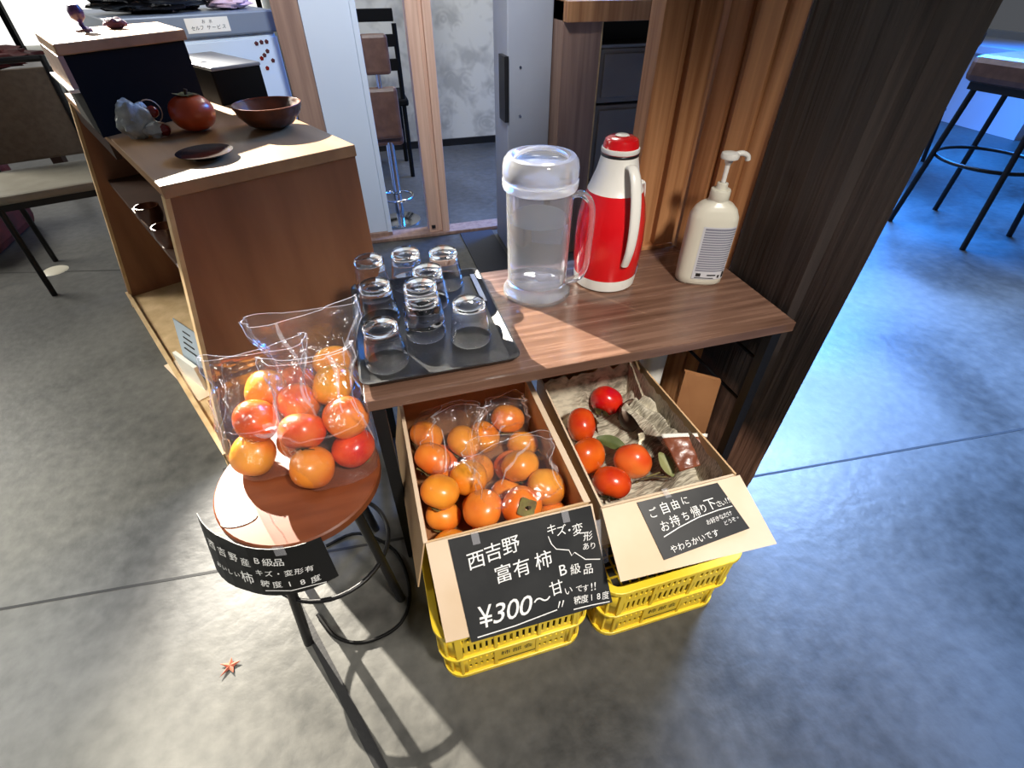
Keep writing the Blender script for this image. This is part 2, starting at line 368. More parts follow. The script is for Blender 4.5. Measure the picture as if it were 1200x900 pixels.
class Ink:                               # lettering laid on a surface given by a map (u, v, height) -> point
    def __init__(s, fmap, W, H, seed=1): s.m = MB(); s.f = fmap; s.W = W; s.H = H; s.r = random.Random(seed); s.lift = .0012
    def ch(s, c, u, wv, size, rot=None, shear=.12, sx=1.0):
        vs, fs = glyph(c); a = s.r.uniform(-.1, .1) if rot is None else rot
        pts = []
        for v in vs:
            x = (v.x + shear * v.y) * sx; y = v.y
            X = x * cos(a) - y * sin(a); Y = x * sin(a) + y * cos(a)
            pts.append(s.f(u + X * size / s.W, wv - Y * size / s.H, s.lift))
        s.m.add(pts, fs)
    def line(s, txt, u0, w0, u1, w1, size, **k):
        n = len(txt)
        for i, c in enumerate(txt):
            t = i / (n - 1) if n > 1 else .5
            s.ch(c, u0 + (u1 - u0) * t, w0 + (w1 - w0) * t, size, **k)
    def stroke(s, pts, th):
        P = [Vector((u * s.W, wv * s.H)) for u, wv in pts]
        L, Rr = [], []
        for i, p in enumerate(P):
            d = (P[min(i + 1, len(P) - 1)] - P[max(i - 1, 0)]).normalized(); n = Vector((-d.y, d.x)) * th / 2
            L.append(p + n); Rr.append(p - n)
        vs = [s.f(q.x / s.W, q.y / s.H, s.lift) for q in L + Rr]; n = len(P)
        s.m.add(vs, [(i, i + 1, n + i + 1, n + i) for i in range(n - 1)])
def bilinear(tl, tr, br, bl):
    tl, tr, br, bl = map(Vector, (tl, tr, br, bl)); nn = (bl - tl).cross(tr - tl).normalized()
    return lambda u, w, h=0: tl * (1 - u) * (1 - w) + tr * u * (1 - w) + br * u * w + bl * (1 - u) * w + nn * h

# ================================================================== SETTING
def struct(name, mb, m, **k):
    o = mb.build(name, m, **k); o['kind'] = 'structure'; return o
struct('floor', MB().box((-8, -4, -.1), (9, 9, 0)), M['floor'])
struct('wall_back', MB().box((-.35, 4.2, 0), (3.6, 4.32, 2.8)), M['floral'])
struct('baseboard_back', MB().box((-.35, 4.185, 0), (3.6, 4.2, .05)), M['dark'])
struct('wall_rear_left', MB().box((-8, 6.2, 0), (-.35, 6.32, 2.8)), M['white_wall'])
struct('wall_left', MB().box((-4.6, -2, 0), (-4.5, 6.2, 2.8)), M['white_wall'])
struct('wall_right', MB().box((6.6, -2, 0), (6.7, 8, .55)), M['blue_white'])
# lit window of the rear left wall, dark mullions
win = MB().box((-3.6, 6.14, .55), (-.6, 6.19, 2.4)).build('window_1', M['lit']); win['kind'] = 'structure'
for i, x in enumerate((-3.6, -2.62, -1.72, -.62)):
    MB().box((x - .02, 6.09, .5), (x + .02, 6.15, 2.42)).build('mullion', M['black'], win)
# joints of the floor slabs
def strip(a, b, w_, z, m, name):
    a = Vector((*a, 0)); b = Vector((*b, 0)); d = (b - a).normalized(); n = Vector((-d.y, d.x, 0)) * w_ / 2
    return struct(name, MB().prism([a - n, b - n, b + n, a + n], (0, 0, z)), m)
strip((-4.4, 1.12), (6.4, .24), .007, .0008, M['joint'], 'trim_1')
strip((-.545, 1.15), (.42, -1.05), .02, .0025, M['metal'], 'trim_2')
strip((-4.4, 3.35), (-.95, 2.55), .006, .0008, M['joint'], 'trim_4')
# threshold of the sliding door behind the table
struct('trim_3', MB().box((-.12, 2.56, 0), (1.6, 2.66, .018)), M['brown_wood'], bevel=.003)
# dark timber pillar, worn at the foot
pm = MB(); foot = [(.876, .975), (.868, .80), (.884, .652), (1.0, .785), (1.05, 1.0)]
random.seed(4)
def pillar(u, v):
    n = len(foot); t = u * n; i = int(t) % n; f = t - int(t)
    a = Vector(foot[i]); b = Vector(foot[(i + 1) % n]); p = a.lerp(b, f); c = Vector((.94, .85)); d = (p - c)
    z = v * 2.6; j = noise.noise(Vector((p.x * 30, p.y * 30, z * 3))) * .0022
    if z < .2: j += .006 * (1 - z / .2) * (noise.noise(Vector((p.x * 16, p.y * 16, z * 14))))
    if abs(t - 1.0) < .13: j -= .006 * (1 - abs(t - 1.0) / .13) * (1 + noise.noise(Vector((0, 0, z * 5))))
    p = p + d.normalized() * j
    if 1.4 < t < 4.2: p.x += .022 * z
    return (p.x, p.y, z)
pm.grid(pillar, 60, 120, closed_u=True)
struct('pillar', pm, M['pillar'], smooth=35)

# ================================================================== BACKGROUND
# cedar plank screen behind the table's right end
t = thing('cedar_screen', 'orange-brown cedar plank screen behind the right end of the walnut table', 'wooden screen', (.74, 1.15, 0))
xs = [(.658, .715, 1.165, 1.135), (.715, .735, 1.16, 1.148), (.735, .79, 1.16, 1.128), (.79, .805, 1.16, 1.145)]
for i, (a, b, y1, y0) in enumerate(xs):
    MB().box((a, y0, 0), (b, y1 + .03, 2.3)).build('plank', M['cedar'], t, world=True, bevel=.002)
for i, (k0, k1, off) in enumerate(((0, .3, 0), (.3, .42, .014), (.42, .74, -.004), (.74, 1.0, .008))):
    A = Vector((.812, 1.135, 0)); B = Vector((.876, .982, 0)); d = B - A; n = Vector((d.y, -d.x, 0)).normalized() * -1
    p0 = A + d * k0 - n * -off; p1 = A + d * k1 - n * -off
    MB().prism([p0, p1, p1 + Vector((.05, .02, 0)), p0 + Vector((.05, .02, 0))], (0, 0, 2.3)).build('plank', M['cedar'], t, world=True, bevel=.0015)
MB().box((.785, 1.150, 0), (.83, 1.20, 2.3)).build('backing', M['cedar'], t, world=True)
MB().box((.66, 1.122, 0), (.79, 1.20, .545)).build('plinth', M['cedar'], t, world=True, bevel=.002)

# pale sliding door panel and its pink posts
t = thing('door_post', 'slim pinkish cedar door post standing behind the drinking glasses', 'post', (.34, 2.6, 0))
MB().box((.292, 2.58, 0), (.345, 2.66, 2.2)).build('post_face', M['pink_wood'], t, world=True, bevel=.003)
MB().box((.345, 2.59, 0), (.362, 2.66, 2.2)).build('groove_strip', M['pink_wood'], t, world=True, bevel=.002)
MB().box((.362, 2.57, 0), (.40, 2.66, 2.2)).build('post_edge', M['pink_wood'], t, world=True, bevel=.003)
MB().box((.305, 2.572, .04), (.325, 2.58, .055)).build('latch', M['metal'], t, world=True)
t = thing('partition_panel', 'tall pale blue partition panel between the brown post and the door post', 'partition', (0, 2.62, 0))
MB().box((-.12, 2.62, .02), (.074, 2.65, 2.2)).build('panel', M['blue_white'], t, world=True)
MB().box((.074, 2.605, .0), (.098, 2.665, 2.2)).build('edge_trim', M['blue_white'], t, world=True, bevel=.002)
MB().box((-.12, 2.60, 0), (.098, 2.62, .035)).build('foot_rail', M['brown_wood'], t, world=True)
tag(MB().box((-.225, 2.60, 0), (-.122, 2.70, 2.2)).build('timber_post', M['brown_wood'], None, bevel=.004),
    'square brown timber post beside the white refrigerator', 'post')

# refrigerator
AD = math.atan2(.4333, .9012)
P1 = Vector((-.534, 1.147, 0))
fr = thing('refrigerator', 'white refrigerator with grey top band behind the wooden cabinet', 'refrigerator', (P1.x - .4333 * 1.34, P1.y + .9012 * 1.34, 0), AD)
MB().box((.38, 0, .03), (.962, .5, .90)).build('body', M['fridge'], fr, bevel=.008)
MB().box((.38, -.012, .05), (.962, 0, .885)).build('door', M['fridge'], fr, bevel=.004)
MB().box((.36, -.02, .90), (.975, .52, .975)).build('top_band', M['fridge_grey'], fr, bevel=.006)
for x in (.42, .92): MB().box((x - .02, .03, 0), (x + .02, .07, .03)).build('foot', M['dark'], fr)
lab = MB().box((.62, -.0215, .915), (.78, -.02, .963)).build('price_label', M['paper'], fr)
f = bilinear((.62, -.0215, .963), (.78, -.0215, .963), (.78, -.0215, .915), (.62, -.0215, .915))
ik = Ink(lambda u, w_, h: Vector(f(u, w_)) + Vector((0, -h, 0)), .16, .048, 3)
ik.line('お水', .42, .25, .58, .25, .014); ik.line('セルフ', .14, .66, .34, .66, .016); ik.line('サービス', .5, .66, .86, .66, .016)
ik.m.build('label_lettering', M['ink'], lab)
t_mag = [(.868, .865), (.89, .868), (.912, .868), (.905, .835), (.888, .822), (.873, .812), (.918, .80), (.885, .775)]
for i, (x, z) in enumerate(t_mag):
    m_ = MB()
    for k in range(5):
        a = 2 * pi * k / 5 + .3
        m_.lathe([(0, -.002), (.0042, -.001), (.0042, .001), (0, .002)], (0, 0, 0), 10)
        for j in range(40): m_.v[-40 + j] = Vector((m_.v[-40 + j].x + .0045 * cos(a), m_.v[-40 + j].z - .0, m_.v[-40 + j].y + .0045 * sin(a)))
    m_.build('flower_sticker', M['garnet'] if i in (5, 7) else M['cloth_red'], fr, smooth=40, loc=(x, -.0125, z))
# things on the refrigerator
def crumple(name, c, sx, sy, sz, m, amp=.3, seed=0, rz=0, n=28, freq=3):
    mb = MB()
    def fn(u, v):
        th = 2 * pi * u; ph = pi * v; d = Vector((sin(ph) * cos(th), sin(ph) * sin(th), -cos(ph)))
        k = 1 + amp * noise.noise(d * freq + Vector((seed * 7.1, 0, 0))) + amp * .5 * noise.noise(d * freq * 2.3 + Vector((0, seed, 3)))
        p = Vector((d.x * sx * k, d.y * sy * k, max(-1, d.z * k) * sz)); q = Matrix.Rotation(rz, 3, 'Z') @ p
        return Vector(c) + q
    mb.grid(fn, n, n // 2, closed_u=True)
    return mb
def frp(x, y, z): return mat_of(fr) @ Vector((x, y, z))
tag(crumple('b', frp(.58, .17, 1.005), .19, .13, .03, M['plastic_bag'], .5, 2, AD).build('plastic_bag', M['plastic_bag'], None, smooth=50),
    'crumpled black plastic bag lying on top of the refrigerator', 'bag')
tag(crumple('b', frp(.85, .15, .995), .09, .1, .02, M['pink_wood'], .3, 5, AD).build('folded_cloth', mt('pale_pink_cloth', sr(206, 178, 196), .8), None, smooth=50),
    'pale pink folded cloth beside the black bag on the refrigerator', 'cloth')

# bar chair behind the partition
t = thing('bar_chair', 'dark brown padded chair on chrome column seen beside the partition', 'chair', (.165, 2.82, 0))
MB().lathe([(0, 0), (.11, 0), (.11, .008), (.03, .02), (0, .02)], n=32).build('base', M['chrome'], t, smooth=40)
MB().tube([(0, 0, .015), (0, 0, .42)], .022, 16).build('column', M['chrome'], t, smooth=40)
MB().tube([(.085 * cos(a), .085 * sin(a), .14) for a in [2 * pi * k / 24 for k in range(24)]], .007, 8, closed=True).build('foot_ring', M['chrome'], t, smooth=60)
MB().box((-.09, -.02, .40), (.075, .30, .49)).build('seat', M['brown_seat'], t, bevel=.02)
MB().box((-.085, -.05, .44), (.07, -.01, .67)).build('backrest', M['brown_seat'], t, bevel=.018)
MB().box((-.07, -.05, .72), (.055, -.015, .88)).build('headrest', M['brown_seat'], t, bevel=.015)
MB().tube([(-.01, -.03, .65), (-.01, -.03, .74)], .012, 10).build('support', M['chrome'], t, smooth=40)
t = thing('stacked_chair', 'black chair frame standing behind the brown padded chair', 'chair', (.20, 3.55, 0))
for x in (-.17, .13):
    MB().tube([(x, 0, 0), (x, 0, .85)], .014, 8).build('leg', M['black'], t)
    MB().tube([(x, .35, 0), (x, .33, .45)], .014, 8).build('leg', M['black'], t)
MB().box((-.2, -.02, .43), (.16, .36, .47)).build('seat', M['black'], t, bevel=.01)
for z in (.62, .74, .86): MB().box((-.17, -.012, z), (.13, .012, z + .06)).build('back_slat', M['black'], t, bevel=.004)

# grey column, shelf unit
t = thing('grey_column', 'smooth grey square column left of the dark shelf unit', 'column', (.70, 2.3, 0))
MB().box((.645, 2.28, 0), (.835, 2.5, 2.2)).build('column_body', M['grey_panel'], t, world=True, bevel=.004)
MB().box((.63, 2.27, .60), (.648, 2.36, .84)).build('edge_guard', M['dark'], t, world=True)
for z in (.80, .62): MB().lathe([(0, 0), (.006, 0), (.005, .003), (0, .003)], (0, 0, 0), 12).build('screw', M['chrome'], t, loc=(.0, -.021, z), rot=(pi / 2, 0, 0))
t = thing('shelf_unit', 'wood-framed shelf unit holding dark grey boxes behind the red thermos', 'shelf', (1.0, 2.3, 0))
MB().box((.838, 2.18, 0), (1.0, 2.5, 1.02)).build('side_panel', M['brown_wood'], t, world=True, bevel=.003)
MB().box((1.0, 2.18, 0), (1.006, 2.2, .97)).build('edge_strip', M['cab_edge'], t, world=True)
MB().box((.838, 2.14, .955), (1.75, 2.5, 1.02)).build('top_board', M['cedar'], t, world=True, bevel=.003)
MB().box((1.006, 2.46, 0), (1.75, 2.5, .955)).build('back_panel', M['dark'], t, world=True)
MB().box((1.68, 2.18, 0), (1.75, 2.46, .955)).build('side_panel', M['brown_wood'], t, world=True)
for k, (z0, z1) in enumerate(((.02, .34), (.35, .655), (.665, .86))):
    tag(MB().box((1.015, 2.2, z0), (1.67, 2.45, z1)).box((1.03, 2.19, z0 + .02), (1.36, 2.2, z1 - .015)).box((1.38, 2.19, z0 + .02), (1.655, 2.2, z1 - .015)).build('storage_box', M['dark_grey'], None, bevel=.006),
        ['dark grey storage box at the foot of the shelf unit', 'dark grey storage box in the middle of the shelf unit', 'dark grey storage box topmost in the shelf unit, under the pale strip'][k], 'box', 'dark grey storage boxes in the shelf unit')
tag(MB().box((1.02, 2.21, .862), (1.30, 2.235, .872)).build('ruler', M['steel'], None), 'thin pale strip lying on the topmost dark grey box', 'strip')

tag(MB().box((.45, 2.0, 0), (.625, 2.55, .006)).build('dark_floor_patch', M['mat'], None), 'flat dark navy patch on the floor behind the water pitcher', 'mat')  # thin dark slab that darkens this stretch of floor

# ---- left background: table, chair, window sill things
t = thing('dining_table', 'dark wooden table with a red cloth at the upper left', 'table', (-2.3, 4.3, 0))
MB().box((-.55, -.4, .58), (.55, .4, .62)).build('tabletop', M['dark_wood'], t, bevel=.005)
for sx in (-.48, .48):
    for sy in (-.33, .33): MB().box((sx - .03, sy - .03, 0), (sx + .03, sy + .03, .58)).build('leg', M['dark_wood'], t)
tag(crumple('c', (-2.05, 4.2, .69), .28, .2, .05, None, .4, 3).build('red_cloth', M['cloth_red'], None, smooth=60), 'crumpled dark red cloth on the dark wooden table', 'cloth')
t = thing('floor_cushion', 'dark red floor seat beside the grey chair', 'cushion', (-2.1, 3.1, 0))
MB().box((-.35, -.3, 0), (.3, .3, .2)).build('cushion', M['cloth_red'], t, bevel=.05)
MB().box((-.35, .22, .18), (.3, .34, .34)).build('backrest', M['cloth_red'], t, bevel=.04)
def chair(loc, rz, label):
    t = thing('dining_chair', label, 'chair', loc, rz)
    MB().box((-.19, -.19, .395), (.19, .2, .43)).build('seat', M['grey_seat'], t, bevel=.012)
    MB().box((-.18, -.18, .37), (.18, .19, .395)).build('seat_frame', M['metal'], t)
    MB().box((-.17, .18, .46), (.17, .205, .80), M=Matrix.Rotation(-.05, 4, 'X')).build('backrest', M['chair_back'], t, bevel=.01)
    for sx in (-1, 1):
        MB().tube([(sx * .172, -.172, .38), (sx * .18, -.185, 0)], .012, 8).build('leg', M['metal'], t, smooth=60)
        MB().tube([(sx * .178, .225, .83), (sx * .175, .19, .40), (sx * .18, .21, 0)], .012, 8).build('leg', M['metal'], t, smooth=60)
    MB().tube([(-.178, .226, .82), (.178, .226, .82)], .012, 8).build('top_rail', M['metal'], t)
    return t
chair((-1.30, 2.66, 0), radians(18), 'grey-seated chair with black metal legs left of the display cabinet')
tag(MB().lathe([(0, 0), (.055, 0), (.05, .003), (0, .003)], (-1.5, 2.69, 0), 32).build('floor_disc', M['disc'], None, smooth=40), 'pale round disc lying on the floor beside the grey chair leg', 'disc')

# ---- right background: bar stools
def bar_stool(loc, rz, label):
    t = thing('bar_stool', label, 'stool', loc, rz, 'black bar stools in the blue light')
    MB().box((-.21, -.2, .69), (.21, .2, .80)).build('seat', M['brown_seat'], t, bevel=.03)
    MB().box((-.18, -.17, .66), (.18, .17, .69)).build('seat_frame', M['metal'], t)
    for sx in (-1, 1):
        for sy in (-1, 1): MB().tube([(sx * .15, sy * .15, .67), (sx * .2, sy * .2, 0)], .014, 8).build('leg', M['metal'], t, smooth=60)
    n = 32
    MB().tube([(.225 * cos(2 * pi * k / n),   .225 * sin(2 * pi * k / n), .36) for k in range(n)], .009, 8, closed=True).build('foot_ring', M['metal'], t, smooth=60)
    return t
bar_stool((3.06, 1.87, 0), radians(8), 'black-legged bar stool with brown seat at the upper right edge')
bar_stool((3.7, 2.95, 0), radians(20), 'second bar stool, half hidden behind the one at the upper right edge')
t = thing('bench', 'pale bench along the far wall beyond the bar stools', 'bench', (5.4, 4.2, 0))
MB().box((-.3, -1.2, .52), (.3, 1.2, .58)).build('bench_top', M['blue_white'], t, bevel=.005)
MB().box((-.25, -1.15, 0), (.25, 1.15, .52)).build('bench_base', M['blue_white'], t)

# ================================================================== DISPLAY CABINET
cab = thing('display_cabinet', 'brown wooden display cabinet with slanted open front, left of the table', 'cabinet', P1, AD)
def side(y0, y1):
    m_ = MB(); m_.prism([(0, y0, 0), (0, y0, .02), (.142, y0, .76), (.583, y0, .76), (.583, y0, 0)], (0, y1 - y0, 0)); return m_
side(0, .025).build('side_panel', M['cab'], cab, bevel=.0015)
side(1.19, 1.216).build('side_panel', M['cab'], cab, bevel=.0015)
MB().box((.14, -.004, .76), (.586, 1.22, .787)).build('top_board', M['cab_top'], cab, bevel=.002)
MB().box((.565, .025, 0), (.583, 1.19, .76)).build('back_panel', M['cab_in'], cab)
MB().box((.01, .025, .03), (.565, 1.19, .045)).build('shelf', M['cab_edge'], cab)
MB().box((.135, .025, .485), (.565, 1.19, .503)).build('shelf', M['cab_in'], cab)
MB().prism([(.0, -.002, 0), (.0, -.002, .06), (.014, -.002, .06), (.012, -.002, 0)], (0, 1.22, 0)).build('base_rail', M['cab_edge'], cab)
MB().prism([(-.003, 1.188, .0), (.139, 1.188, .76), (.149, 1.188, .76), (.008, 1.188, 0)], (0, .03, 0)).build('edge_strip', M['cab_edge'], cab)
MB().prism([(-.003, -.003, .0), (.139, -.003, .76), (.149, -.003, .76), (.008, -.003, 0)], (0, .03, 0)).build('edge_strip', M['cab_edge'], cab)
MB().box((.145, .62, .70), (.16, 1.2, .76)).build('front_rail', M['dark_wood'], cab)
# black case on the cabinet's far end
def cabw(x, y, z): return mat_of(cab) @ Vector((x, y, z))
t = thing('black_display_case', 'large black case with sunlit wooden top on the far end of the cabinet', 'case', cabw(.27, .88, .787), AD)
def tp(pts, z0, z1): return MB().prism([(x - .27, y - .88, z0 - .787) for x, y in pts], (0, 0, z1 - z0))
tp([(.128, .49), (.425, .60), (.425, .86), (.128, .80)], .787, .968).build('case_body', M['black'], t)
tp([(.118, .478), (.435, .596), (.435, .87), (.118, .81)], .968, .992).build('top_board', M['cab_top'], t, bevel=.003)
tp([(.116, .480), (.128, .484), (.128, .80), (.116, .80)], .900, .968).build('side_board', M['brown_wood'], t)
tp([(.106, .478), (.126, .478), (.126, .80), (.106, .80)], .892, .900).build('ledge', M['paper'], t)
t = thing('black_box', 'smaller black box with grey lid beside the large black case', 'box', cabw(.542, .80, .787), AD + .12)
MB().box((-.078, -.14, 0), (.078, .2, .095)).build('box_body', M['black'], t, bevel=.004)
MB().box((-.078, -.143, .093), (.08, .2, .103)).build('lid', M['steel'], t, bevel=.003)
MB().box((-.055, -.02, .103), (-.035, .15, .106)).build('pale_slot', M['paper'], t)
# purple ornaments on the case
tag(MB().lathe([(0, 0), (.02, 0), (.02, .006), (.006, .012), (.005, .02), (.016, .03), (.018, .045), (.012, .058), (0, .06)], (0, 0, 0), 24).build('purple_vase', M['purple'], None, smooth=50, loc=cabw(.22, .72, .992)), 'small dark purple vase on the sunlit case top', 'vase')
tag(crumple('c', cabw(.30, .74, 1.004), .028, .022, .012, None, .3, 6).build('purple_pouch', mt('plum_cloth', sr(92, 56, 82), .7), None, smooth=60), 'plum-coloured pouch beside the purple vase', 'pouch')

# ornaments on top of the cabinet
def persimmon_mesh(seed, R=.038, sq=.80, lobes=.03, n=28):
    mb = MB(); rnd = random.Random(seed); ph0 = rnd.random() * 6
    def fn(u, v):
        th = 2 * pi * u; ph = pi * v
        d = Vector((sin(ph) * cos(th), sin(ph) * sin(th), -cos(ph)))
        k = 1 + lobes * cos(4 * th + ph0) * sin(ph) ** .7 * (.6 + .4 * v) + .025 * noise.noise(d * 1.7 + Vector((seed * 3.3, 0, 0)))
        sh = (abs(sin(ph)) ** .86)
        z = -cos(ph) * sq
        if v > .8: z -= (v - .8) * 1.15 * (v - .8) * 5 * .35
        return (R * k * sh * cos(th), R * k * sh * sin(th), R * z * k)
    mb.grid(fn, n, 18, closed_u=True)
    return mb
def calyx_mesh(R=.038, sq=.80, seed=0):
    mb = MB(); rnd = random.Random(seed + 50)
    zt = R * sq * .90
    for k in range(4):
        a = k * pi / 2 + rnd.uniform(-.12, .12); L = R * rnd.uniform(.42, .56); wd = R * .30; lift = rnd.uniform(.0, .25)
        def fn(u, v, a=a, L=L, wd=wd, lift=lift):
            r = .003 + L * v; hw = wd * (sin(pi * min(.97, v * .82 + .2)) ** .8) * (1 - .1 * v); x = (u - .5) * 2 * hw
            z = zt - (r / R) ** 2 * R * .34 + .0022 + lift * R * v * v * .8 + abs(u - .5) * .002
            return (r * cos(a) - x * sin(a), r * sin(a) + x * cos(a), z)
        mb.grid(fn, 6, 6)
    return mb
KV = [persimmon_mesh(s).mesh('persimmon', M['kaki'], 180) for s in range(4)]
KR = [persimmon_mesh(s + 9, lobes=.02).mesh('ripe_persimmon', M['kaki_red'], 180) for s in range(3)]
CX = [calyx_mesh(seed=s).mesh('calyx', M['calyx'], 180) for s in range(3)]
ST = MB().tube([(0, 0, .024), (.001, 0, .031), (.003, 0, .038)], [.0035, .0028, .0032], 8).mesh('stem', M['stem'], 60)
def kaki(loc, rot, label, group, i=0, red=False, scale=1.0, mat=None):
    o = bpy.data.objects.new('persimmon', (KR if red else KV)[i % (3 if red else 4)]); C.objects.link(o)
    o.location = loc; o.rotation_euler = rot; o.scale = (scale,) * 3
    tag(o, label, 'persimmon', group)
    if mat: 
        o.material_slots[0].link = 'OBJECT'; o.material_slots[0].material = mat
    for nm, me in (('calyx', CX[i % 3]), ('stem', ST)):
        c = bpy.data.objects.new(nm, me); C.objects.link(c); c.parent = o
    return o
k = kaki(cabw(.335, .395, .787 + .045), (0, 0, .3), 'large deep-orange persimmon ornament standing on the display cabinet', None, 1, mat=M['kaki_deep'], scale=1.42)
# woven bowl
t = thing('lacquered_bowl', 'brown textured bowl standing at the back edge of the cabinet top', 'bowl', cabw(.50, .30, .787), AD)
bm_ = MB(); 
def bowl(u, v):
    prof = [(.035, 0), (.06, .012), (.08, .035), (.088, .056), (.085, .058), (.08, .05), (.055, .018), (0.0, .010)]
    x = v * (len(prof) - 1); i = min(int(x), len(prof) - 2); f = x - i
    r = prof[i][0] * (1 - f) + prof[i + 1][0] * f; z = prof[i][1] * (1 - f) + prof[i + 1][1] * f
    th = 2 * pi * u; r += .0025 * noise.noise(Vector((cos(th) * 9, sin(th) * 9, z * 60))) if r > .01 else 0
    return (r * cos(th), r * sin(th), z)
bm_.grid(bowl, 60, 28, closed_u=True)
bm_.lathe([(0, 0), (.035, 0)], n=60)
bm_.build('bowl_body', M['clay'], t, smooth=60)
MB().tube([(.0865 * cos(2 * pi * k / 40), .0865 * sin(2 * pi * k / 40), .0575) for k in range(40)], .0022, 6, closed=True).build('rim', M['stool_top'], t, smooth=60)
tag(MB().lathe([(0, 0), (.03, 0), (.032, .006), (.06, .012), (.062, .0145), (.058, .014), (.03, .009), (0, .009)], cabw(.275, .135, .787), 48).build('dark_dish', M['dish'], None, smooth=40),
    'shallow dark lacquer dish at the front of the cabinet top', 'dish')
# quartz ornament
t = thing('quartz_ornament', 'cloudy white stone ornament with dark red beads on the cabinet top', 'ornament', cabw(.205, .42, .787), AD)
crumple('q', (0, .0, .04), .040, .028, .044, None, .38, 8, n=40, freq=1.7).build('stone', M['crystal'], t, smooth=40)
crumple('q', (.03, -.02, .018), .024, .018, .018, None, .4, 4, n=28, freq=1.8).build('stone', M['crystal'], t, smooth=40)
for p in ((.045, .0, .055), (.05, -.028, .016), (.032, .01, .05)):
    MB().lathe([(.0145 * sin(pi * k / 10), -.0145 * cos(pi * k / 10)) for k in range(11)], p, 16).build('bead', M['garnet'], t, smooth=180)
MB().tube([(.04 + .026 * cos(a), .0, .055 + .028 * sin(a)) for a in [i * .35 - 1.0 for i in range(11)]], .0014, 6).build('cord', M['wire'], t, smooth=60)
MB().tube([(.035 + .03 * cos(a), -.03, .018 + .018 * sin(a)) for a in [i * .35 - 2.2 for i in range(11)]], .0022, 6).build('cord', M['wire'], t, smooth=60)

# inside the cabinet
t = thing('card_stand', 'pale blue folded card standing inside the cabinet under its middle shelf', 'card', cabw(.10, .42, .045), AD + .2)
MB().prism([(-.05, -.07, 0), (-.012, -.07, .21), (-.010, -.07, .21), (-.048, -.07, 0)], (0, .14, 0)).build('front_face', M['paleblue_card'], t)
MB().prism([(.05, -.07, 0), (-.010, -.07, .21), (-.012, -.07, .21), (.048, -.07, 0)], (0, .14, 0)).build('rear_face', M['paleblue_card'], t)
MB().box((-.062, -.07, 0), (-.05, .07, .1)).build('front_pocket', M['paper'], t)
mm = MB()
for k in range(4): mm.box((-.031 + k * .0045 - .001, -.04 + k * .004, .115 + k * .022), (-.029 + k * .0045, .035 - k * .006, .119 + k * .022))
mm.build('print_lines', M['ink'], t)
t = thing('paper_box', 'open shallow cardboard box on the bottom shelf of the cabinet', 'box', cabw(.17, .1, .045), AD)
MB().box((-.13, -.06, 0), (.2, .12, .006)).build('bottom', M['card_dark'], t)
MB().box((-.135, -.06, 0), (-.13, .12, .05)).build('front_wall', M['card'], t)
MB().box((-.13, .12, 0), (.2, .125, .05)).build('side_wall', M['card'], t)
MB().box((-.13, -.065, 0), (.2, -.06, .05)).build('side_wall', M['card'], t)
tag(MB().box((.0, 0, 0), (.12, .28, .004)).build('paper_sheet', M['card_white'], None, loc=cabw(.02, .30, .046), rot=(0, 0, AD + .12)), 'pale cardboard sheet lying on the bottom shelf of the cabinet', 'sheet')
t = thing('pottery_dish', 'dark glazed dish on the middle shelf of the cabinet', 'dish', cabw(.2, .2, .503), AD)
MB().lathe([(0, 0), (.04, 0), (.075, .025), (.07, .027), (.038, .006), (0, .006)], n=36).build('dish_body', M['dish'], t, smooth=50)
for j, (yy, lb) in enumerate(((.42, 'small brown cup nearest the dark dish on the middle shelf'), (.62, 'small brown cup deeper on the middle shelf of the cabinet'))):
    t = thing('brown_cup', lb, 'cup', cabw(.16, yy, .503), 0, 'brown cups inside the cabinet')
    MB().lathe([(0, 0), (.024, 0), (.036, .03), (.034, .06), (.031, .06), (.032, .03), (.02, .006), (0, .006)], n=32).build('cup_body', M['clay'], t, smooth=50)
tag(MB().box((0, 0, 0), (.004, .12, .03)).build('price_card', M['paper'], None, loc=cabw(.137, .60, .504), rot=(0, -.3, AD)), 'narrow white price card on the middle shelf edge', 'card')

# ================================================================== WALNUT TABLE
TZ = .537
tab = thing('side_table', 'walnut-topped side table with black metal frame holding the tray and pitcher', 'table', (.39, .91, 0))
MB().prism([(-.072, .705, TZ - .024), (.858, .705, TZ - .024), (.858, .962, TZ - .024), (.796, 1.118, TZ - .024), (-.072, 1.118, TZ - .024)], (0, 0, .024)).build('tabletop', M['top'], tab, world=True, bevel=.0015)
legs = [(-.052, .722), (.822, .722), (-.052, 1.10), (.765, 1.098)]
for (x, y) in legs:
    MB().box((x - .0125, y - .0125, 0), (x + .0125, y + .0125, TZ - .024)).build('leg', M['metal'], tab, world=True, bevel=.001)
for x in (-.052, .822):
    MB().box((x - .009, .735, .03), (x + .009, 1.0875 if x < 0 else .95, .048)).build('side_stretcher', M['metal'], tab, world=True)
    MB().box((x - .012, .735, TZ - .044), (x + .012, 1.0875 if x < 0 else .95, TZ - .025)).build('side_rail', M['metal'], tab, world=True)
MB().box((-.04, 1.09, TZ - .044), (.755, 1.11, TZ - .025)).build('back_rail', M['metal'], tab, world=True)
for (z0, z1) in ((.275, .262), (.41, .40)):
    MB().tube([(.832, .733, z0), (.832, 1.09, z1)], .0045, 8).build('cross_rod', M['metal'], tab, world=True, smooth=60)

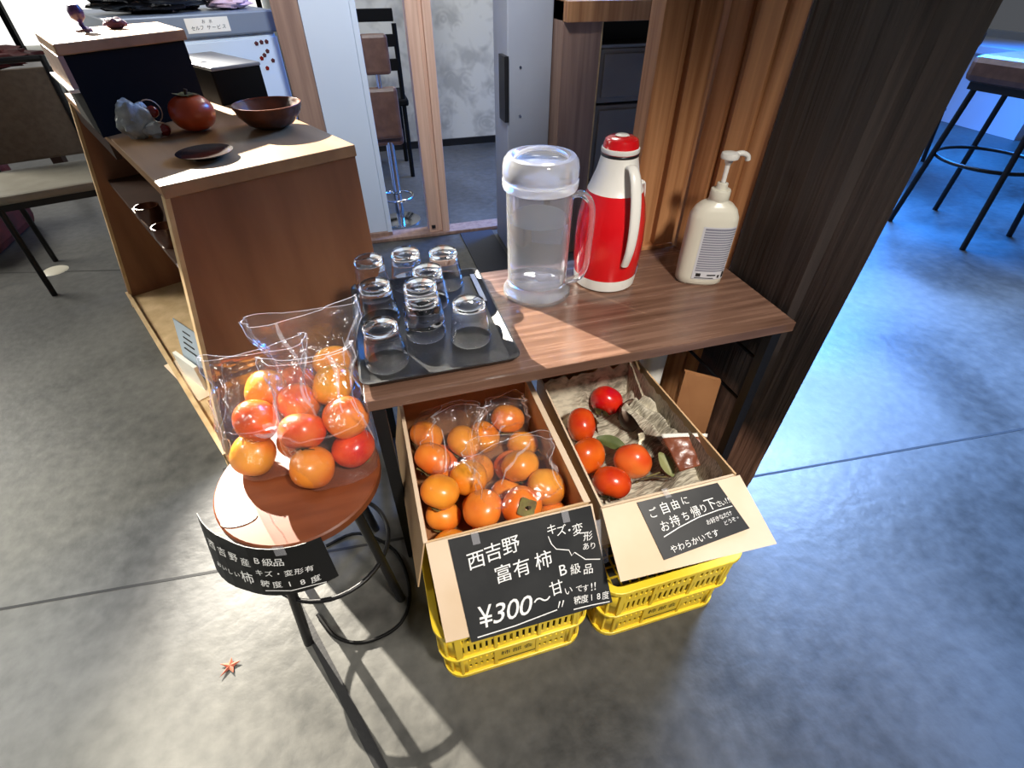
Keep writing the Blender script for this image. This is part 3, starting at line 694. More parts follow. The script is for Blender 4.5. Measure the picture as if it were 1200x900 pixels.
# serving tray
tr = thing('serving_tray', 'black rectangular serving tray holding the upturned glasses', 'tray', (.08, .925, TZ))
x0, x1, y0, y1 = -.155, .155, -.192, .192
def rr(x0, x1, y0, y1, r, n=6):
    out = []
    for cx, cy, a0 in ((x1 - r, y1 - r, 0), (x0 + r, y1 - r, pi / 2), (x0 + r, y0 + r, pi), (x1 - r, y0 + r, 3 * pi / 2)):
        for k in range(n + 1):
            a = a0 + pi / 2 * k / n; out.append((cx + r * cos(a), cy + r * sin(a)))
    return out
def shell(levels, r=.02, capb=True, capt=False):          # levels: (inset, z)
    mb = MB(); N = None
    for ins, z in levels:
        lp = rr(x0 + ins, x1 - ins, y0 + ins, y1 - ins, max(.002, r - ins * .5)); N = len(lp)
        mb.v += [Vector((px, py, z)) for px, py in lp]
    for j in range(len(levels) - 1):
        for i in range(N):
            i2 = (i + 1) % N; mb.f.append((j * N + i, j * N + i2, (j + 1) * N + i2, (j + 1) * N + i)); mb.mi.append(0)
    if capb: mb.f.append(tuple(reversed(range(N)))); mb.mi.append(0)
    if capt: mb.f.append(tuple((len(levels) - 1) * N + i for i in range(N))); mb.mi.append(0)
    return mb
shell([(.014, 0), (0, .016), (.0, .018), (.004, .018), (.018, .0065), (.02, .006)], capt=True).build('tray_body', M['tray'], tr, smooth=35)
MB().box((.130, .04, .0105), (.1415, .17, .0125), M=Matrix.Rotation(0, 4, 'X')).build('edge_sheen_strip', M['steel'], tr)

# drinking glasses, upside down
gp = [(0, .088), (.026, .0875), (.0305, .086), (.0325, .083), (.0335, .078), (.0325, .074), (.0350, .055), (.0405, .020), (.0425, .002), (.0418, 0), (.0405, .001), (.0385, .020), (.0330, .055), (.0300, .072), (.026, .0765), (0, .077)]
GM = MB().lathe(gp, n=40).mesh('drinking_glass', M['glass'], 50)
GMR = MB().lathe([(0.0245, 0), (.0255, .0006), (.0245, .0012)], n=40)
# (u, v) of each upturned foot, taken at its real height
gl = [((433, 299), 'front to the left edge, rearmost of the left column of glasses', 0), ((472, 288), 'rear', 0), ((517, 287.5), 'rear', 0), ((450, 325), 'mid', 0), ((505, 312), 'mid', 0),
      ((502.6, 393), 'lower', 0), ((445, 378.7), 'front', 0), ((548.5, 353), 'right', 0)]
glab = ['upturned glass at the far left corner of the tray', 'upturned glass in the middle of the rear row on the tray', 'upturned glass at the far right corner of the tray',
        'upturned glass in the left column, behind the front left one', 'upturned glass in the tray centre, behind the nested pair', 'lower glass of the nested pair at the front of the tray',
        'upturned glass at the near left corner of the tray', 'upturned glass standing alone at the right side of the tray']
gpos = [(-.022, 1.085), (.062, 1.097), (.147, 1.078), (-.018, .965), (.098, 1.002), (.069, .885), (-.020, .808), (.156, .842)]
for i, (px, py) in enumerate(gpos):
    o = bpy.data.objects.new('drinking_glass', GM); C.objects.link(o); o.location = (px, py, TZ + .0065); o.rotation_euler = (0, 0, i)
    tag(o, glab[i], 'glass', 'upturned glasses on the tray')
o = bpy.data.objects.new('drinking_glass', GM); C.objects.link(o); o.location = (.069, .885, TZ + .0065 + .030)
tag(o, 'upper glass of the nested pair at the front of the tray', 'glass', 'upturned glasses on the tray')

# water pitcher
pt = thing('water_pitcher', 'tall clear plastic pitcher half full of water on the table', 'pitcher', (.352, .997, TZ))
MB().lathe([(0, .006), (.074, .006), (.0745, .0), (.080, 0), (.080, .008), (.074, .016), (.070, .024), (.0685, .04), (.070, .16), (.0715, .245), (.0695, .247), (.068, .24), (.0665, .16), (.065, .04), (.064, .032), (0, .030)], n=56).build('jug_body', M['pitcher'], pt, smooth=40)
MB().lathe([(0, .0325), (.0636, .0335), (.0645, .04), (.0658, .15), (.0658, .178), (0, .178)], n=56).build('water', M['water'], pt, smooth=40)
MB().lathe([(0, .252), (.068, .250), (.078, .246), (.0795, .252), (.0795, .262), (.0775, .264), (.0775, .270), (.079, .272), (.0785, .288), (.076, .300), (.070, .308), (.060, .310), (.050, .300), (.03, .296), (0, .295)], n=56).build('lid', M['lid'], pt, smooth=40)
hd = []
for k in range(13):
    a = pi * k / 12; hd.append((.056 * cos(a), 0, .296 + .026 * sin(a)))
hm = MB()
for i, p in enumerate(hd): pass
def barrow(u, v):
    k = v * 12; i = min(int(k), 11); f = k - i; a = pi * v
    c = Vector((.056 * cos(a), 0, .294 + .027 * sin(a))); n_ = Vector((cos(a), 0, sin(a)))
    th = 2 * pi * u; return c + n_ * (.004 * cos(th)) + Vector((0, .011 * sin(th), 0))
hm.grid(barrow, 12, 24, closed_u=True); hm.build('lid_grip', M['lid'], pt, smooth=60, rot=(0, 0, -.25))
def sweep(path, w1, w2, n=14, m=60, yaw=0):
    P = [Vector(p) for p in path]; mb = MB()
    def cr(t):
        x = t * (len(P) - 1); i = min(int(x), len(P) - 2); f = x - i
        p0 = P[max(i - 1, 0)]; p1 = P[i]; p2 = P[i + 1]; p3 = P[min(i + 2, len(P) - 1)]
        return .5 * ((2 * p1) + (p2 - p0) * f + (2 * p0 - 5 * p1 + 4 * p2 - p3) * f * f + (3 * p1 - p0 - 3 * p2 + p3) * f ** 3)
    def fn(u, v):
        p = cr(v); t_ = (cr(min(1, v + .01)) - cr(max(0, v - .01))).normalized(); s_ = Vector((0, 1, 0)); nn = t_.cross(s_)
        th = 2 * pi * u; a = w1(v) if callable(w1) else w1; b = w2(v) if callable(w2) else w2
        return p + nn * (a * cos(th)) + s_ * (b * sin(th))
    mb.grid(fn, n, m, closed_u=True)
    b = 0; mb.f.append(tuple(range(n))); mb.mi.append(0); mb.f.append(tuple(m * n + k for k in reversed(range(n)))); mb.mi.append(0)
    return mb
hp = [(.066, 0, .232), (.088, 0, .238), (.108, 0, .222), (.114, 0, .19), (.113, 0, .12), (.110, 0, .072), (.096, 0, .046), (.066, 0, .034)]
sweep(hp, .0065, .0125).build('handle', M['pitcher'], pt, smooth=50, rot=(0, 0, radians(-30)))

# thermos
th_ = thing('thermos', 'red and white vacuum flask behind the water pitcher', 'thermos', (.5305, 1.005, TZ))
MB().lathe([(0, 0), (.068, 0), (.0735, .004), (.075, .016), (.0755, .030)], n=56).build('base_ring', M['white'], th_, smooth=40)
MB().lathe([(.0755, .030), (.0785, .06), (.0795, .11), (.077, .16), (.070, .195), (.0615, .222)], n=56).build('flask_body', M['red'], th_, smooth=60)
MB().lathe([(.0615, .222), (.0600, .224), (.055, .238), (.046, .262), (.0405, .285), (.0395, .292)], n=56).build('neck', M['white'], th_, smooth=60)
MB().lathe([(.0395, .292), (.0402, .293), (.0402, .297), (.039, .298)], n=56).build('trim_band', M['dark'], th_, smooth=60)
MB().lathe([(.039, .298), (.0395, .300), (.039, .306), (.0375, .308), (.037, .316), (.034, .324), (.026, .328), (0, .329)], n=56).build('lid', M['red'], th_, smooth=40)
MB().lathe([(.0395, .299), (.0405, .301), (.040, .307), (.0375, .3085)], n=56).build('lid_rim', M['white'], th_, smooth=40)
MB().lathe([(0, .3285), (.012, .3288), (.0145, .3305), (.012, .332), (0, .3325)], n=24).build('lid_button', M['white'], th_, smooth=40)
hp = [(.040, 0, .276), (.056, 0, .280), (.073, 0, .262), (.088, 0, .22), (.096, 0, .165), (.094, 0, .115), (.083, 0, .075)]
sweep(hp, lambda v: .0055 + .001 * v, lambda v: .0095 + .003 * sin(pi * v)).build('handle', M['white'], th_, smooth=50, rot=(0, 0, radians(-86)))
m_ = MB().grid(lambda u, v: (.0768 * cos(-.82 + .62 * u) + (.002 if v > .5 else .0012) * cos(-.8), .0768 * sin(-.82 + .62 * u), .032 + .018 * v), 10, 1); m_.build('maker_label', M['sil'], th_)
MB().grid(lambda u, v: (.0792 * cos(-.52 + .22 * u), .0792 * sin(-.52 + .22 * u), .037 + .007 * v), 6, 1).build('label_mark', M['blue'], th_)
sweep([(.060, 0, .222), (.071, 0, .226), (.075, 0, .208), (.076, 0, .188)], .004, .011).build('spout_clasp', M['white'], th_, smooth=50, rot=(0, 0, radians(8)))

# dispenser bottle
db = thing('pump_bottle', 'white pump dispenser bottle with grey printed label at the right of the table', 'bottle', (.752, .935, TZ), radians(-24)); db.scale = (1.1, 1.1, 1.06)
def se(prof, n=48, m_=None):
    mb = MB(); b = 0
    def fn(u, v):
        x = v * (len(prof) - 1); i = min(int(x), len(prof) - 2); f = x - i
        a = prof[i][0] * (1 - f) + prof[i + 1][0] * f; c = prof[i][1] * (1 - f) + prof[i + 1][1] * f; z = prof[i][2] * (1 - f) + prof[i + 1][2] * f
        th = 2 * pi * u; q = 2 / 2.6
        return (a * math.copysign(abs(cos(th)) ** q, cos(th)), c * math.copysign(abs(sin(th)) ** q, sin(th)), z)
    mb.grid(fn, n, (len(prof) - 1) * 3, closed_u=True); return mb
se([(.0, .0, 0), (.044, .026, 0), (.049, .030, .005), (.050, .031, .05), (.050, .031, .14), (.0485, .030, .155), (.042, .027, .17), (.032, .023, .180), (.020, .019, .186), (.0175, .0175, .190), (0, 0, .190)]).build('bottle_body', M['bottle'], db, smooth=50)
cp = MB().lathe([(.0185, .188), (.0195, .190), (.0195, .208), (.0185, .210), (.012, .211), (.011, .216), (.0105, .222), (.006, .2235)], n=40)
cp.build('pump_collar', M['bottle'], db, smooth=40)
MB().lathe([(.0045, .222), (.0045, .262)], n=20).build('pump_stem', M['white'], db, smooth=60)
MB().lathe([(.005, .258), (.0075, .263), (.0085, .268), (.0165, .270), (.0175, .274), (.0165, .280), (.010, .282), (0, .2825)], n=32).build('pump_head', M['white'], db, smooth=60)
sweep([(.006, 0, .276), (.022, 0, .279), (.034, 0, .274), (.037, 0, .266)], .0052, .006).build('nozzle', M['white'], db, smooth=60, rot=(0, 0, radians(12)))
def bl(u, v, lift=0):
    a = -(pi / 2) + (u - .22) * 1.5; q = 2 / 2.6; rx, ry = .0502 + lift, .0312 + lift
    return (rx * math.copysign(abs(cos(a)) ** q, cos(a)), ry * math.copysign(abs(sin(a)) ** q, sin(a)), .018 + .122 * v)
MB().grid(lambda u, v: bl(u, v, .0002), 16, 8).build('label', M['label_paper'], db)
mm = MB(); rnd = random.Random(2)
rows = 18
for r_ in range(rows):
    v0 = .16 + .82 * r_ / rows; h_ = .030 if r_ not in (17,) else .04; u1 = rnd.uniform(.86, .95); 
    mm.grid(lambda u, v, v0=v0, h_=h_, u1=u1: bl(.06 + (u1 - .06) * u, v0 + h_ * v, .0006), 12, 1)
mm.build('label_text_lines', M['print'], db)
mm = MB()
for (a, b, c, d) in ((.1, .2, .055, .12), (.3, .55, .075, .1), (.62, .7, .03, .09), (.8, .93, .03, .15), (.08, .5, .02, .035)):
    mm.grid(lambda u, v, a=a, b=b, c=c, d=d: bl(a + (b - a) * u, c + (d - c) * v, .0009), 6, 1)
mm.build('label_marks', M['ink'], db)

# ================================================================== YELLOW CRATES
def crate(x0, x1, y0, y1, label, seed):
    W, D = x1 - x0, y1 - y0
    t = thing('plastic_crate', label, 'crate', ((x0 + x1) / 2, (y0 + y1) / 2, 0), 0, 'yellow crates under the persimmon boxes')
    hw, hd = W / 2, D / 2; r = .04; H_ = .212
    def ring(ins, th, z0, z1, mb):
        o_ = rr(-hw + ins, hw - ins, -hd + ins, hd - ins, r); i_ = rr(-hw + ins + th, hw - ins - th, -hd + ins + th, hd - ins - th, max(.006, r - th)); n = len(o_)
        vs = [(a, b, z0) for a, b in o_] + [(a, b, z1) for a, b in o_] + [(a, b, z0) for a, b in i_] + [(a, b, z1) for a, b in i_]
        fs = []
        for k in range(n):
            j = (k + 1) % n
            fs += [(k, j, n + j, n + k), (n + k, n + j, 3 * n + j, 3 * n + k), (3 * n + k, 3 * n + j, 2 * n + j, 2 * n + k), (2 * n + k, 2 * n + j, j, k)]
        mb.add(vs, fs)
    mb = MB()
    ring(.006, .016, 0, .012, mb)                 # bottom flange
    ring(0, .014, .100, .108, mb)                 # ledge between the tiers
    ring(-.002, .016, .200, .212, mb)             # top rim
    mb.build('rims', M['yellow'], t, bevel=.0015)
    # corner pieces
    for sx in (-1, 1):
        for sy in (-1, 1):
            cm = MB()
            for (z0, z1, ins) in ((.012, .100, .012), (.108, .200, .006)):
                def fn(u, v, z0=z0, z1=z1, ins=ins):
                    a = pi / 2 * u; cx = hw - ins - r; cy = hd - ins - r
                    return (sx * (cx + r * cos(a)), sy * (cy + r * sin(a)), z0 + (z1 - z0) * v)
                cm.grid(fn, 8, 1)
                for a in (.25, .78, 1.3):
                    cx = hw - ins - r; cy = hd - ins - r; px = sx * (cx + (r + .003) * cos(a)); py = sy * (cy + (r + .003) * sin(a))
                    cm.box((px - .0016, py - .0016, z0), (px + .0016, py + .0016, z1))
            cm.build('corner', M['yellow'], t, smooth=60, solid=.003)
    # walls with slot rows
    def wall(p, dx, L, inn, name):
        wm = MB(); th = .003
        def bx(a, b, z0, z1, ins, tt=th):
            A = p + dx * a + inn * ins; B = p + dx * b + inn * (ins + tt)
            q = [A, p + dx * b + inn * ins, B, p + dx * a + inn * (ins + tt)]
            wm.prism([Vector((c.x, c.y, z0)) for c in q], (0, 0, z1 - z0))
        for (z0, z1, ins, rows_) in ((.012, .100, .012, ((.030, .044), (.062, .078))), (.108, .200, .006, ((.118, .150), (.166, .190)))):
            seg = [(0, .30), (.30, .68), (.68, 1.0)]
            for si, (a, b) in enumerate(seg):
                a_, b_ = a * L, b * L
                bx(a_ - .003, a_ + .004, z0, z1, ins - .003, .006)      # rib
                if si == 1 and z0 < .1:
                    bx(a_, b_, z0, z1, ins - .001); continue
                zc = z0
                for (s0, s1) in rows_:
                    bx(a_, b_, zc, s0, ins)
                    n = max(4, int((b_ - a_) / .0115)); pitch = (b_ - a_) / n
                    for k in range(n + 1): bx(max(a_, a_ + k * pitch - .0036), min(b_, a_ + k * pitch + .0036), s0, s1, ins)
                    zc = s1
                bx(a_, b_, zc, z1, ins)
            bx(L - .004, L + .003, z0, z1, ins - .003, .006)
        return wm.build(name, M['yellow'], t)
    V = Vector
    wf = wall(V((-hw + r, -hd, 0)), V((1, 0, 0)), W - 2 * r, V((0, 1, 0)), 'front_wall')
    wall(V((hw - r, hd, 0)), V((-1, 0, 0)), W - 2 * r, V((0, -1, 0)), 'back_wall')
    wall(V((-hw, hd - r, 0)), V((0, -1, 0)), D - 2 * r, V((1, 0, 0)), 'side_wall')
    wall(V((hw, -hd + r, 0)), V((0, 1, 0)), D - 2 * r, V((-1, 0, 0)), 'side_wall')
    bm2 = MB()
    n = 12
    for k in range(n + 1): bm2.box((-hw + .02 + (W - .04) * k / n - .002, -hd + .02, .004), (-hw + .02 + (W - .04) * k / n + .002, hd - .02, .008))
    for k in range(19): bm2.box((-hw + .02, -hd + .02 + (D - .04) * k / 18 - .002, .004), (hw - .02, -hd + .02 + (D - .04) * k / 18 + .002, .0085))
    bm2.build('bottom_grid', M['yellow'], t)
    # printed mark on the lower front
    L = W - 2 * r; a0 = -hw + r + .31 * L; a1 = -hw + r + .67 * L; yy = -hd + .0108
    ff = lambda u, w_, h: Vector((a0 + (a1 - a0) * u, yy - h * .4, .095 - .082 * w_))
    ik = Ink(ff, a1 - a0, .082, seed)
    ik.line('西吉野', .28, .16, .78, .16, .013, shear=0, rot=0); ik.line('柿部会', .22, .48, .8, .48, .021, shear=0, rot=0)
    ik.stroke([(.0, .84), (1, .84)], .0045)
    ik.m.build('crate_lettering', M['ink'], wf)
    return t
crate(-.028, .288, .393, .91, 'yellow plastic crate under the box with the price board', 5)
crate(.305, .621, .385, .91, 'yellow plastic crate under the newspaper-lined box at the right', 6)
CZ = .212; RZ = .36

# ================================================================== CARDBOARD BOXES
def wallq(a, b, z0, z1, th, inn, m, name, parent):
    a = Vector((*a, z0)); b = Vector((*b, z0)); n = Vector((*inn, 0)) * th
    return MB().prism([a, b, b + n, a + n], (0, 0, z1 - z0)).build(name, m, parent, world=True)
def flap(tl, tr, br, bl, m, name, parent, th=.003):
    f = bilinear(tl, tr, br, bl)
    return MB().grid(lambda u, v: f(u, v, -.0006 if f is not None else 0), 12, 8).build(name, m, parent, world=True, solid=th * .8)
b1 = thing('cardboard_box', 'cardboard box of orange persimmons with the price board on its flap', 'box', (.145, .7, CZ))
X0, X1, Y0, Y1 = -.012, .300, .506, .905
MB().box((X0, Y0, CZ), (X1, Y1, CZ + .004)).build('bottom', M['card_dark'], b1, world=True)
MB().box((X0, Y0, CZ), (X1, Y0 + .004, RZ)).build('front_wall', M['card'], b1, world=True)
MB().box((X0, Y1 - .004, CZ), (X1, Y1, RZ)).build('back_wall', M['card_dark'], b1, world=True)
MB().box((X0, Y0 + .004, CZ), (X0 + .004, Y1 - .004, RZ)).build('side_wall', M['card'], b1, world=True)
MB().box((X1 - .004, Y0 + .004, CZ), (X1, Y1 - .004, RZ)).build('side_wall', M['card'], b1, world=True)
MB().box((X1 - .01, Y0, RZ), (X1 + .003, Y1, RZ + .0025)).build('folded_rim', M['card_white'], b1, world=True)
MB().box((X0 - .004, Y0, RZ), (X0 + .004, Y1, RZ + .0025)).build('folded_rim', M['card_white'], b1, world=True)
FTL, FTR, FBR, FBL = (-.012, .504, .362), (.304, .500, .362), (.316, .386, .19), (-.010, .386, .225)
flap(FTL, FTR, FBR, FBL, M['card_white'], 'front_flap', b1)
flap((X0 - .003, Y1, RZ), (X0 - .003, Y0, RZ), (-.042, .497, .235), (-.042, Y1 - .02, .235), M['card'], 'side_flap', b1)
b2 = thing('cardboard_box', 'newspaper-lined cardboard box of red persimmons, right of the price board', 'box', (.46, .68, CZ))
A0, A1, A2, A3 = (.318, .490), (.612, .487), (.592, .90), (.328, .90)
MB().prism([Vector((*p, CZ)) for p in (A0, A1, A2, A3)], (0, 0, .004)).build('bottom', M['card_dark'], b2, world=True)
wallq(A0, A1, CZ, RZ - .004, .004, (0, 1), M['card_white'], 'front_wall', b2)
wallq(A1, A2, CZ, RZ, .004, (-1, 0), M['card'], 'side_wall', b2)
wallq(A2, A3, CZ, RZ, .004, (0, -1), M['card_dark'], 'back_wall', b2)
wallq(A3, A0, CZ, RZ, .004, (1, 0), M['card_white'], 'side_wall', b2)
GTL, GTR, GBR, GBL = (.318, .487, .357), (.618, .484, .357), (.650, .368, .272), (.312, .372, .295)
flap(GTL, GTR, GBR, GBL, M['card_white'], 'front_flap', b2)
# clear plastic corner in the gap
MB().grid(lambda u, v: Vector((.300 + .03 * u - .01 * v, .48 - .05 * v, .335 - .075 * v)) + Vector((0, 0, .004 * noise.noise(Vector((u * 4, v * 4, 0))))), 10, 10).build('plastic_liner_corner', M['film2'], b2, world=True, smooth=180)

def sub(f, u0, u1, w0, w1): return lambda u, w_, h=0: f(u0 + (u1 - u0) * u, w0 + (w1 - w0) * w_, h)
def sign(name, label, fq, m, W, H, seed):
    t = thing(name, label, 'sign', tuple(fq(.5, .5, 0)))
    mb = MB(); mb.grid(lambda u, v: fq(u, v, .0032), 12, 8); mb.build('board', m, t, world=True, solid=.0018)
    ik = Ink(lambda u, w_, h: fq(u, w_, h + .0042), W, H, seed); return t, ik
# price board on flap 1
q1 = bilinear(*(at(523, 630, 0) * 0 + p for p in [Vector(FTL)] * 4)) if False else None
f1 = bilinear(FTL, FTR, FBR, FBL)
qa = bilinear(f1(.125, .01), f1(.985, .01), f1(1.0, 1.0), f1(.135, 1.05))
t, ik = sign('price_board', 'large black price board written in white on the persimmon box flap', qa, M['board'], .28, .2, 11)
for c, u, w_ in (('西', .147, .245), ('吉', .268, .207), ('野', .393, .187), ('富', .302, .43), ('有', .43, .42), ('柿', .586, .40)): ik.ch(c, u, w_, .036, rot=.08)
ik.ch('¥', .125, .79, .058, sx=.8)
for c, u in (('3', .22), ('0', .31), ('0', .40)): ik.ch(c, u, .79, .052, shear=.35, sx=1.05)
ik.ch('〜', .515, .775, .036); ik.ch('〃', .635, .87, .026)
ik.stroke([(.045, .965), (.3, .955), (.60, .915)], .0022)
for c, u, w_, s_ in (('キ', .69, .13, .022), ('ズ', .755, .16, .022), ('・', .81, .18, .02), ('変', .87, .19, .024), ('形', .93, .28, .02), ('あ', .90, .375, .015), ('り', .95, .385, .015)): ik.ch(c, u, w_, s_)
ik.stroke([(.655, .19), (.665, .27), (.69, .33), (.775, .37), (.785, .43), (.81, .405), (.875, .50), (.98, .535)], .0018)
for c, u, w_, s_ in (('B', .703, .545, .030), ('級', .79, .565, .022), ('品', .88, .60, .022), ('甘', .63, .70, .030), ('い', .709, .76, .018), ('で', .785, .77, .015), ('す', .83, .78, .015), ('!', .875, .785, .022), ('!', .9, .785, .022)): ik.ch(c, u, w_, s_)
ik.line('糖度18度', .755, .875, .96, .905, .0175, sx=.9)
ik.stroke([(.712, .958), (.85, .965), (.98, .98)], .002)
ik.m.build('lettering', M['chalk'], t, world=True)
# clear tape on the board
for u in (.17, .80):
    MB().grid(lambda a, b, u=u: qa(u - .02 + .05 * a, -.02 + .12 * b, .0060), 2, 2).build('tape', M['film2'], t, world=True)
f2 = bilinear(GTL, GTR, GBR, GBL)
qb = bilinear(f2(.235, .03), f2(.815, .03), f2(.875, .72), f2(.28, .86))
t, ik = sign('notice_board', 'small black board written in white on the right box flap', qb, M['board'], .19, .105, 12)
for c, u, w_, s_ in (('ご', .118, .225, .02), ('自', .262, .20, .023), ('由', .39, .19, .02), ('に', .52, .17, .018), ('お', .168, .49, .021), ('持', .295, .455, .022), ('ち', .43, .43, .018), ('帰', .56, .405, .022),
                     ('り', .665, .39, .018), ('下', .765, .36, .026), ('さ', .855, .39, .014), ('い', .91, .40, .012), ('!', .955, .375, .016), ('!', .985, .375, .016)): ik.ch(c, u, w_, s_)
ik.stroke([(.10, .656), (.3, .585), (.55, .52), (.8, .50), (.98, .505)], .0018)
ik.line('お好きなだけ', .63, .65, .90, .62, .011); ik.line('どうぞ。', .80, .76, .95, .74, .010)
ik.line('やわらかいです', .14, .885, .63, .87, .015)
ik.m.build('lettering', M['chalk'], t, world=True)
MB().grid(lambda a, b: qb(.33 + .07 * a, -.12 + .17 * b, .0060), 2, 2).build('tape', M['film2'], t, world=True)

# newspaper lining
def news(u, v):
    W_ = .285; D_ = .40
    x = .323 + .005 + (.272) * u; y = .497 + .385 * v
    e = min(u, 1 - u) * W_; e2 = min(v, 1 - v) * D_
    h = 0
    wall_u = max(0, 1 - e / .03); wall_v = max(0, 1 - e2 / .03)
    h = max(wall_u ** 2 * (.14 if u > .5 else .09), wall_v ** 2 * (.12 if v > .5 else .11))
    if u > .62: h = max(h, (u - .62) / .38 * .11 * (1 - abs(v - .45)))
    z = CZ + .008 + h + .034 * abs(noise.noise(Vector((x * 17, y * 17, 1)))) + .012 * noise.noise(Vector((x * 60, y * 50, 3))) * (1 if h > .01 else .5)
    x += .006 * noise.noise(Vector((y * 40, z * 40, 5)))
    z = min(z, RZ + .004 + .010 * noise.noise(Vector((x * 30, y * 30, 9))))
    lim = .588 - (y - .49) * .04
    return (min(max(x, .331), lim), min(max(y, .497), .89), max(z, CZ + .006))
tag(MB().grid(news, 90, 110).build('newspaper', M['news'], None, smooth=45), 'crumpled newspaper lining the right cardboard box', 'newspaper')
# loose newspaper folds over the right rim
def fold(c, L, W_, rz, tilt, seed, name, label, m=None, amp=.018):
    R_ = Matrix.Rotation(rz, 3, 'Z') @ Matrix.Rotation(tilt, 3, 'X')
    def fn(u, v):
        x = (u - .5) * W_; y = (v - .5) * L
        z = amp * sin(u * 13 + 3 * noise.noise(Vector((v * 3, seed, 0)))) * (.6 + .4 * noise.noise(Vector((v * 4, u * 2, seed)))) + .006 * noise.noise(Vector((u * 9, v * 9, seed)))
        return Vector(c) + R_ @ Vector((x, y, z))
    return tag(MB().grid(fn, 50, 30).build(name, m or M['news'], None, smooth=60), label, 'newspaper' if m is None else 'sheet')
fold((.555, .70, .318), .15, .075, .35, .1, 4, 'newspaper', 'fan-folded strip of newspaper leaning on the right rim of the box')
o = MB(); 
pch = [at(776, 513, .338), at(828, 512, .345), at(823, 545, .312), at(797, 553, .305)]
fq = bilinear(*pch)
o.grid(lambda u, v: fq(u, v, .006 * sin(pi * u) + .003 * noise.noise(Vector((u * 5, v * 5, 2)))), 16, 12)
t = thing('kraft_pouch', 'brown glossy pouch with pale top edge in the right box corner', 'pouch', tuple(fq(.5, .9, 0)))
o.build('pouch_body', mt('wet_brown_paper', sr(108, 56, 36), .3, col2=sr(132, 76, 52), scale=30, bump=.3), t, world=True, smooth=60, solid=.003)
MB().grid(lambda u, v: fq(u, -.10 + .12 * v, .006 * sin(pi * u) + .003), 16, 3).build('top_band', M['paper'], t, world=True, smooth=60, solid=.002)
# leaf and green stalk in the box
def leafm(c, L, W_, rz, m, name, label, lobes=0, z=None, tilt=0):
    def fn(u, v):
        w_ = sin(pi * (v * .94 + .03)) ** .8 * W_ / 2; x = (u - .5) * 2 * w_; y = (v - .5) * L
        q = Matrix.Rotation(rz, 3, 'Z') @ Matrix.Rotation(tilt, 3, 'X') @ Vector((x, y, .006 * abs(u - .5) * 2 + .004 * sin(v * 3)))
        return Vector(c) + q
    return tag(MB().grid(fn, 8, 14).build(name, m, None, smooth=60), label, 'leaf')
leafm(at(716, 521, .262), .075, .042, .9, M['leaf'], 'persimmon_leaf', 'dark green leaf between the red persimmons in the right box', tilt=.1)
leafm(at(779, 545, .285), .06, .034, .25, mt('pale_leaf', sr(128, 134, 82), .6, col2=sr(146, 146, 98), scale=20), 'rolled_leaf', 'pale green curled leaf beside the brown pouch', tilt=.5)
t = thing('twigs', 'thin dry twigs beside the front persimmons in the right box', 'twig', at(765, 562, .27))
for k in range(4):
    a = at(745 + k * 3, 566 - k * 2, .262 + .003 * k); b = at(775 + k * 4, 553 + k * 3, .27)
    MB().tube([a, (a + b) / 2 + Vector((0, 0, .004)), b], .0018, 6).build('twig', M['stem'] if k % 2 else M['calyx'], t, world=True, smooth=60)

# ================================================================== PERSIMMONS
def relax(items, R, box, iters=200, zmin=None):
    P = [Vector(p) for p in items]
    for _ in range(iters):
        for i in range(len(P)):
            for j in range(i + 1, len(P)):
                d = P[j] - P[i]; d2 = Vector((d.x, d.y, d.z * 1.2)); L = d2.length or 1e-6; mn = (R[i] + R[j]) * .985
                if L < mn:
                    push = d2 / L * (mn - L) * .5; push.z *= .5
                    P[i] -= push; P[j] += push
            p = P[i]
            for a in range(2):
                p[a] = min(max(p[a], box[a][0] + R[i]), box[a][1] - R[i])
            p.z = max(p.z, box[2] + R[i] * .8)
            p.z -= .0002 if len(box) < 4 else 0
    return P
rnd = random.Random(7)
def tilt(k=1.2): return (pi + rnd.uniform(-.9, .9) if rnd.random() < .8 else rnd.uniform(1.2, 1.8), rnd.uniform(-.7, .7), rnd.uniform(0, 6.28))
# box 1: lower layer then the visible upper ones
low = [(.03, .56, .25), (.10, .56, .25), (.17, .555, .25), (.25, .56, .25), (.04, .64, .25), (.12, .64, .25), (.20, .64, .25), (.27, .64, .25), (.04, .72, .25), (.12, .73, .25), (.20, .73, .25), (.06, .80, .25), (.24, .80, .25)]
upx = [((512, 578), .310, 'large yellow-orange persimmon beside the bag at the left wall of the price box'),
       ((573, 582), .318, 'pale orange persimmon at the left of the front bag in the price box'), ((612, 586), .318, 'persimmon showing its brown-green calyx in the front bag of the price box'),
       ((647, 572), .312, 'orange persimmon at the right of the front bag in the price box'), ((605, 545), .325, 'persimmon behind the calyx one inside the front bag of the price box'),
       ((500, 546), .300, 'dull orange persimmon under clear film at the left wall of the price box'), ((535, 522), .305, 'broad persimmon under clear film in the middle of the price box'),
       ((494, 510), .300, 'persimmon at the far left corner of the price box'), ((600, 494), .300, 'persimmon in the rear bag against the far right of the price box'), ((548, 560), .300, 'shaded persimmon wedged left of the front bag in the price box'),
       ((565, 500), .290, 'persimmon at the rear middle of the price box')]
items = [Vector(p) for p in low] + [at(*q, z) for q, z, _ in upx]
RR = [.0385] * len(low) + [.0405] * len(upx)
res = relax(items, RR, ((X0 + .006, X1 - .006), (Y0 + .006, Y1 - .006), CZ + .004), 260)
lowlab = ['yellow-orange persimmon at the near left corner of the price box', 'small persimmon in the front row of the price box, second from the left wall', 'persimmon in the front row of the price box under the calyx one',
          'persimmon at the near right corner of the price box'] + ['orange persimmon of the lower layer in the price box, mostly covered'] * 9
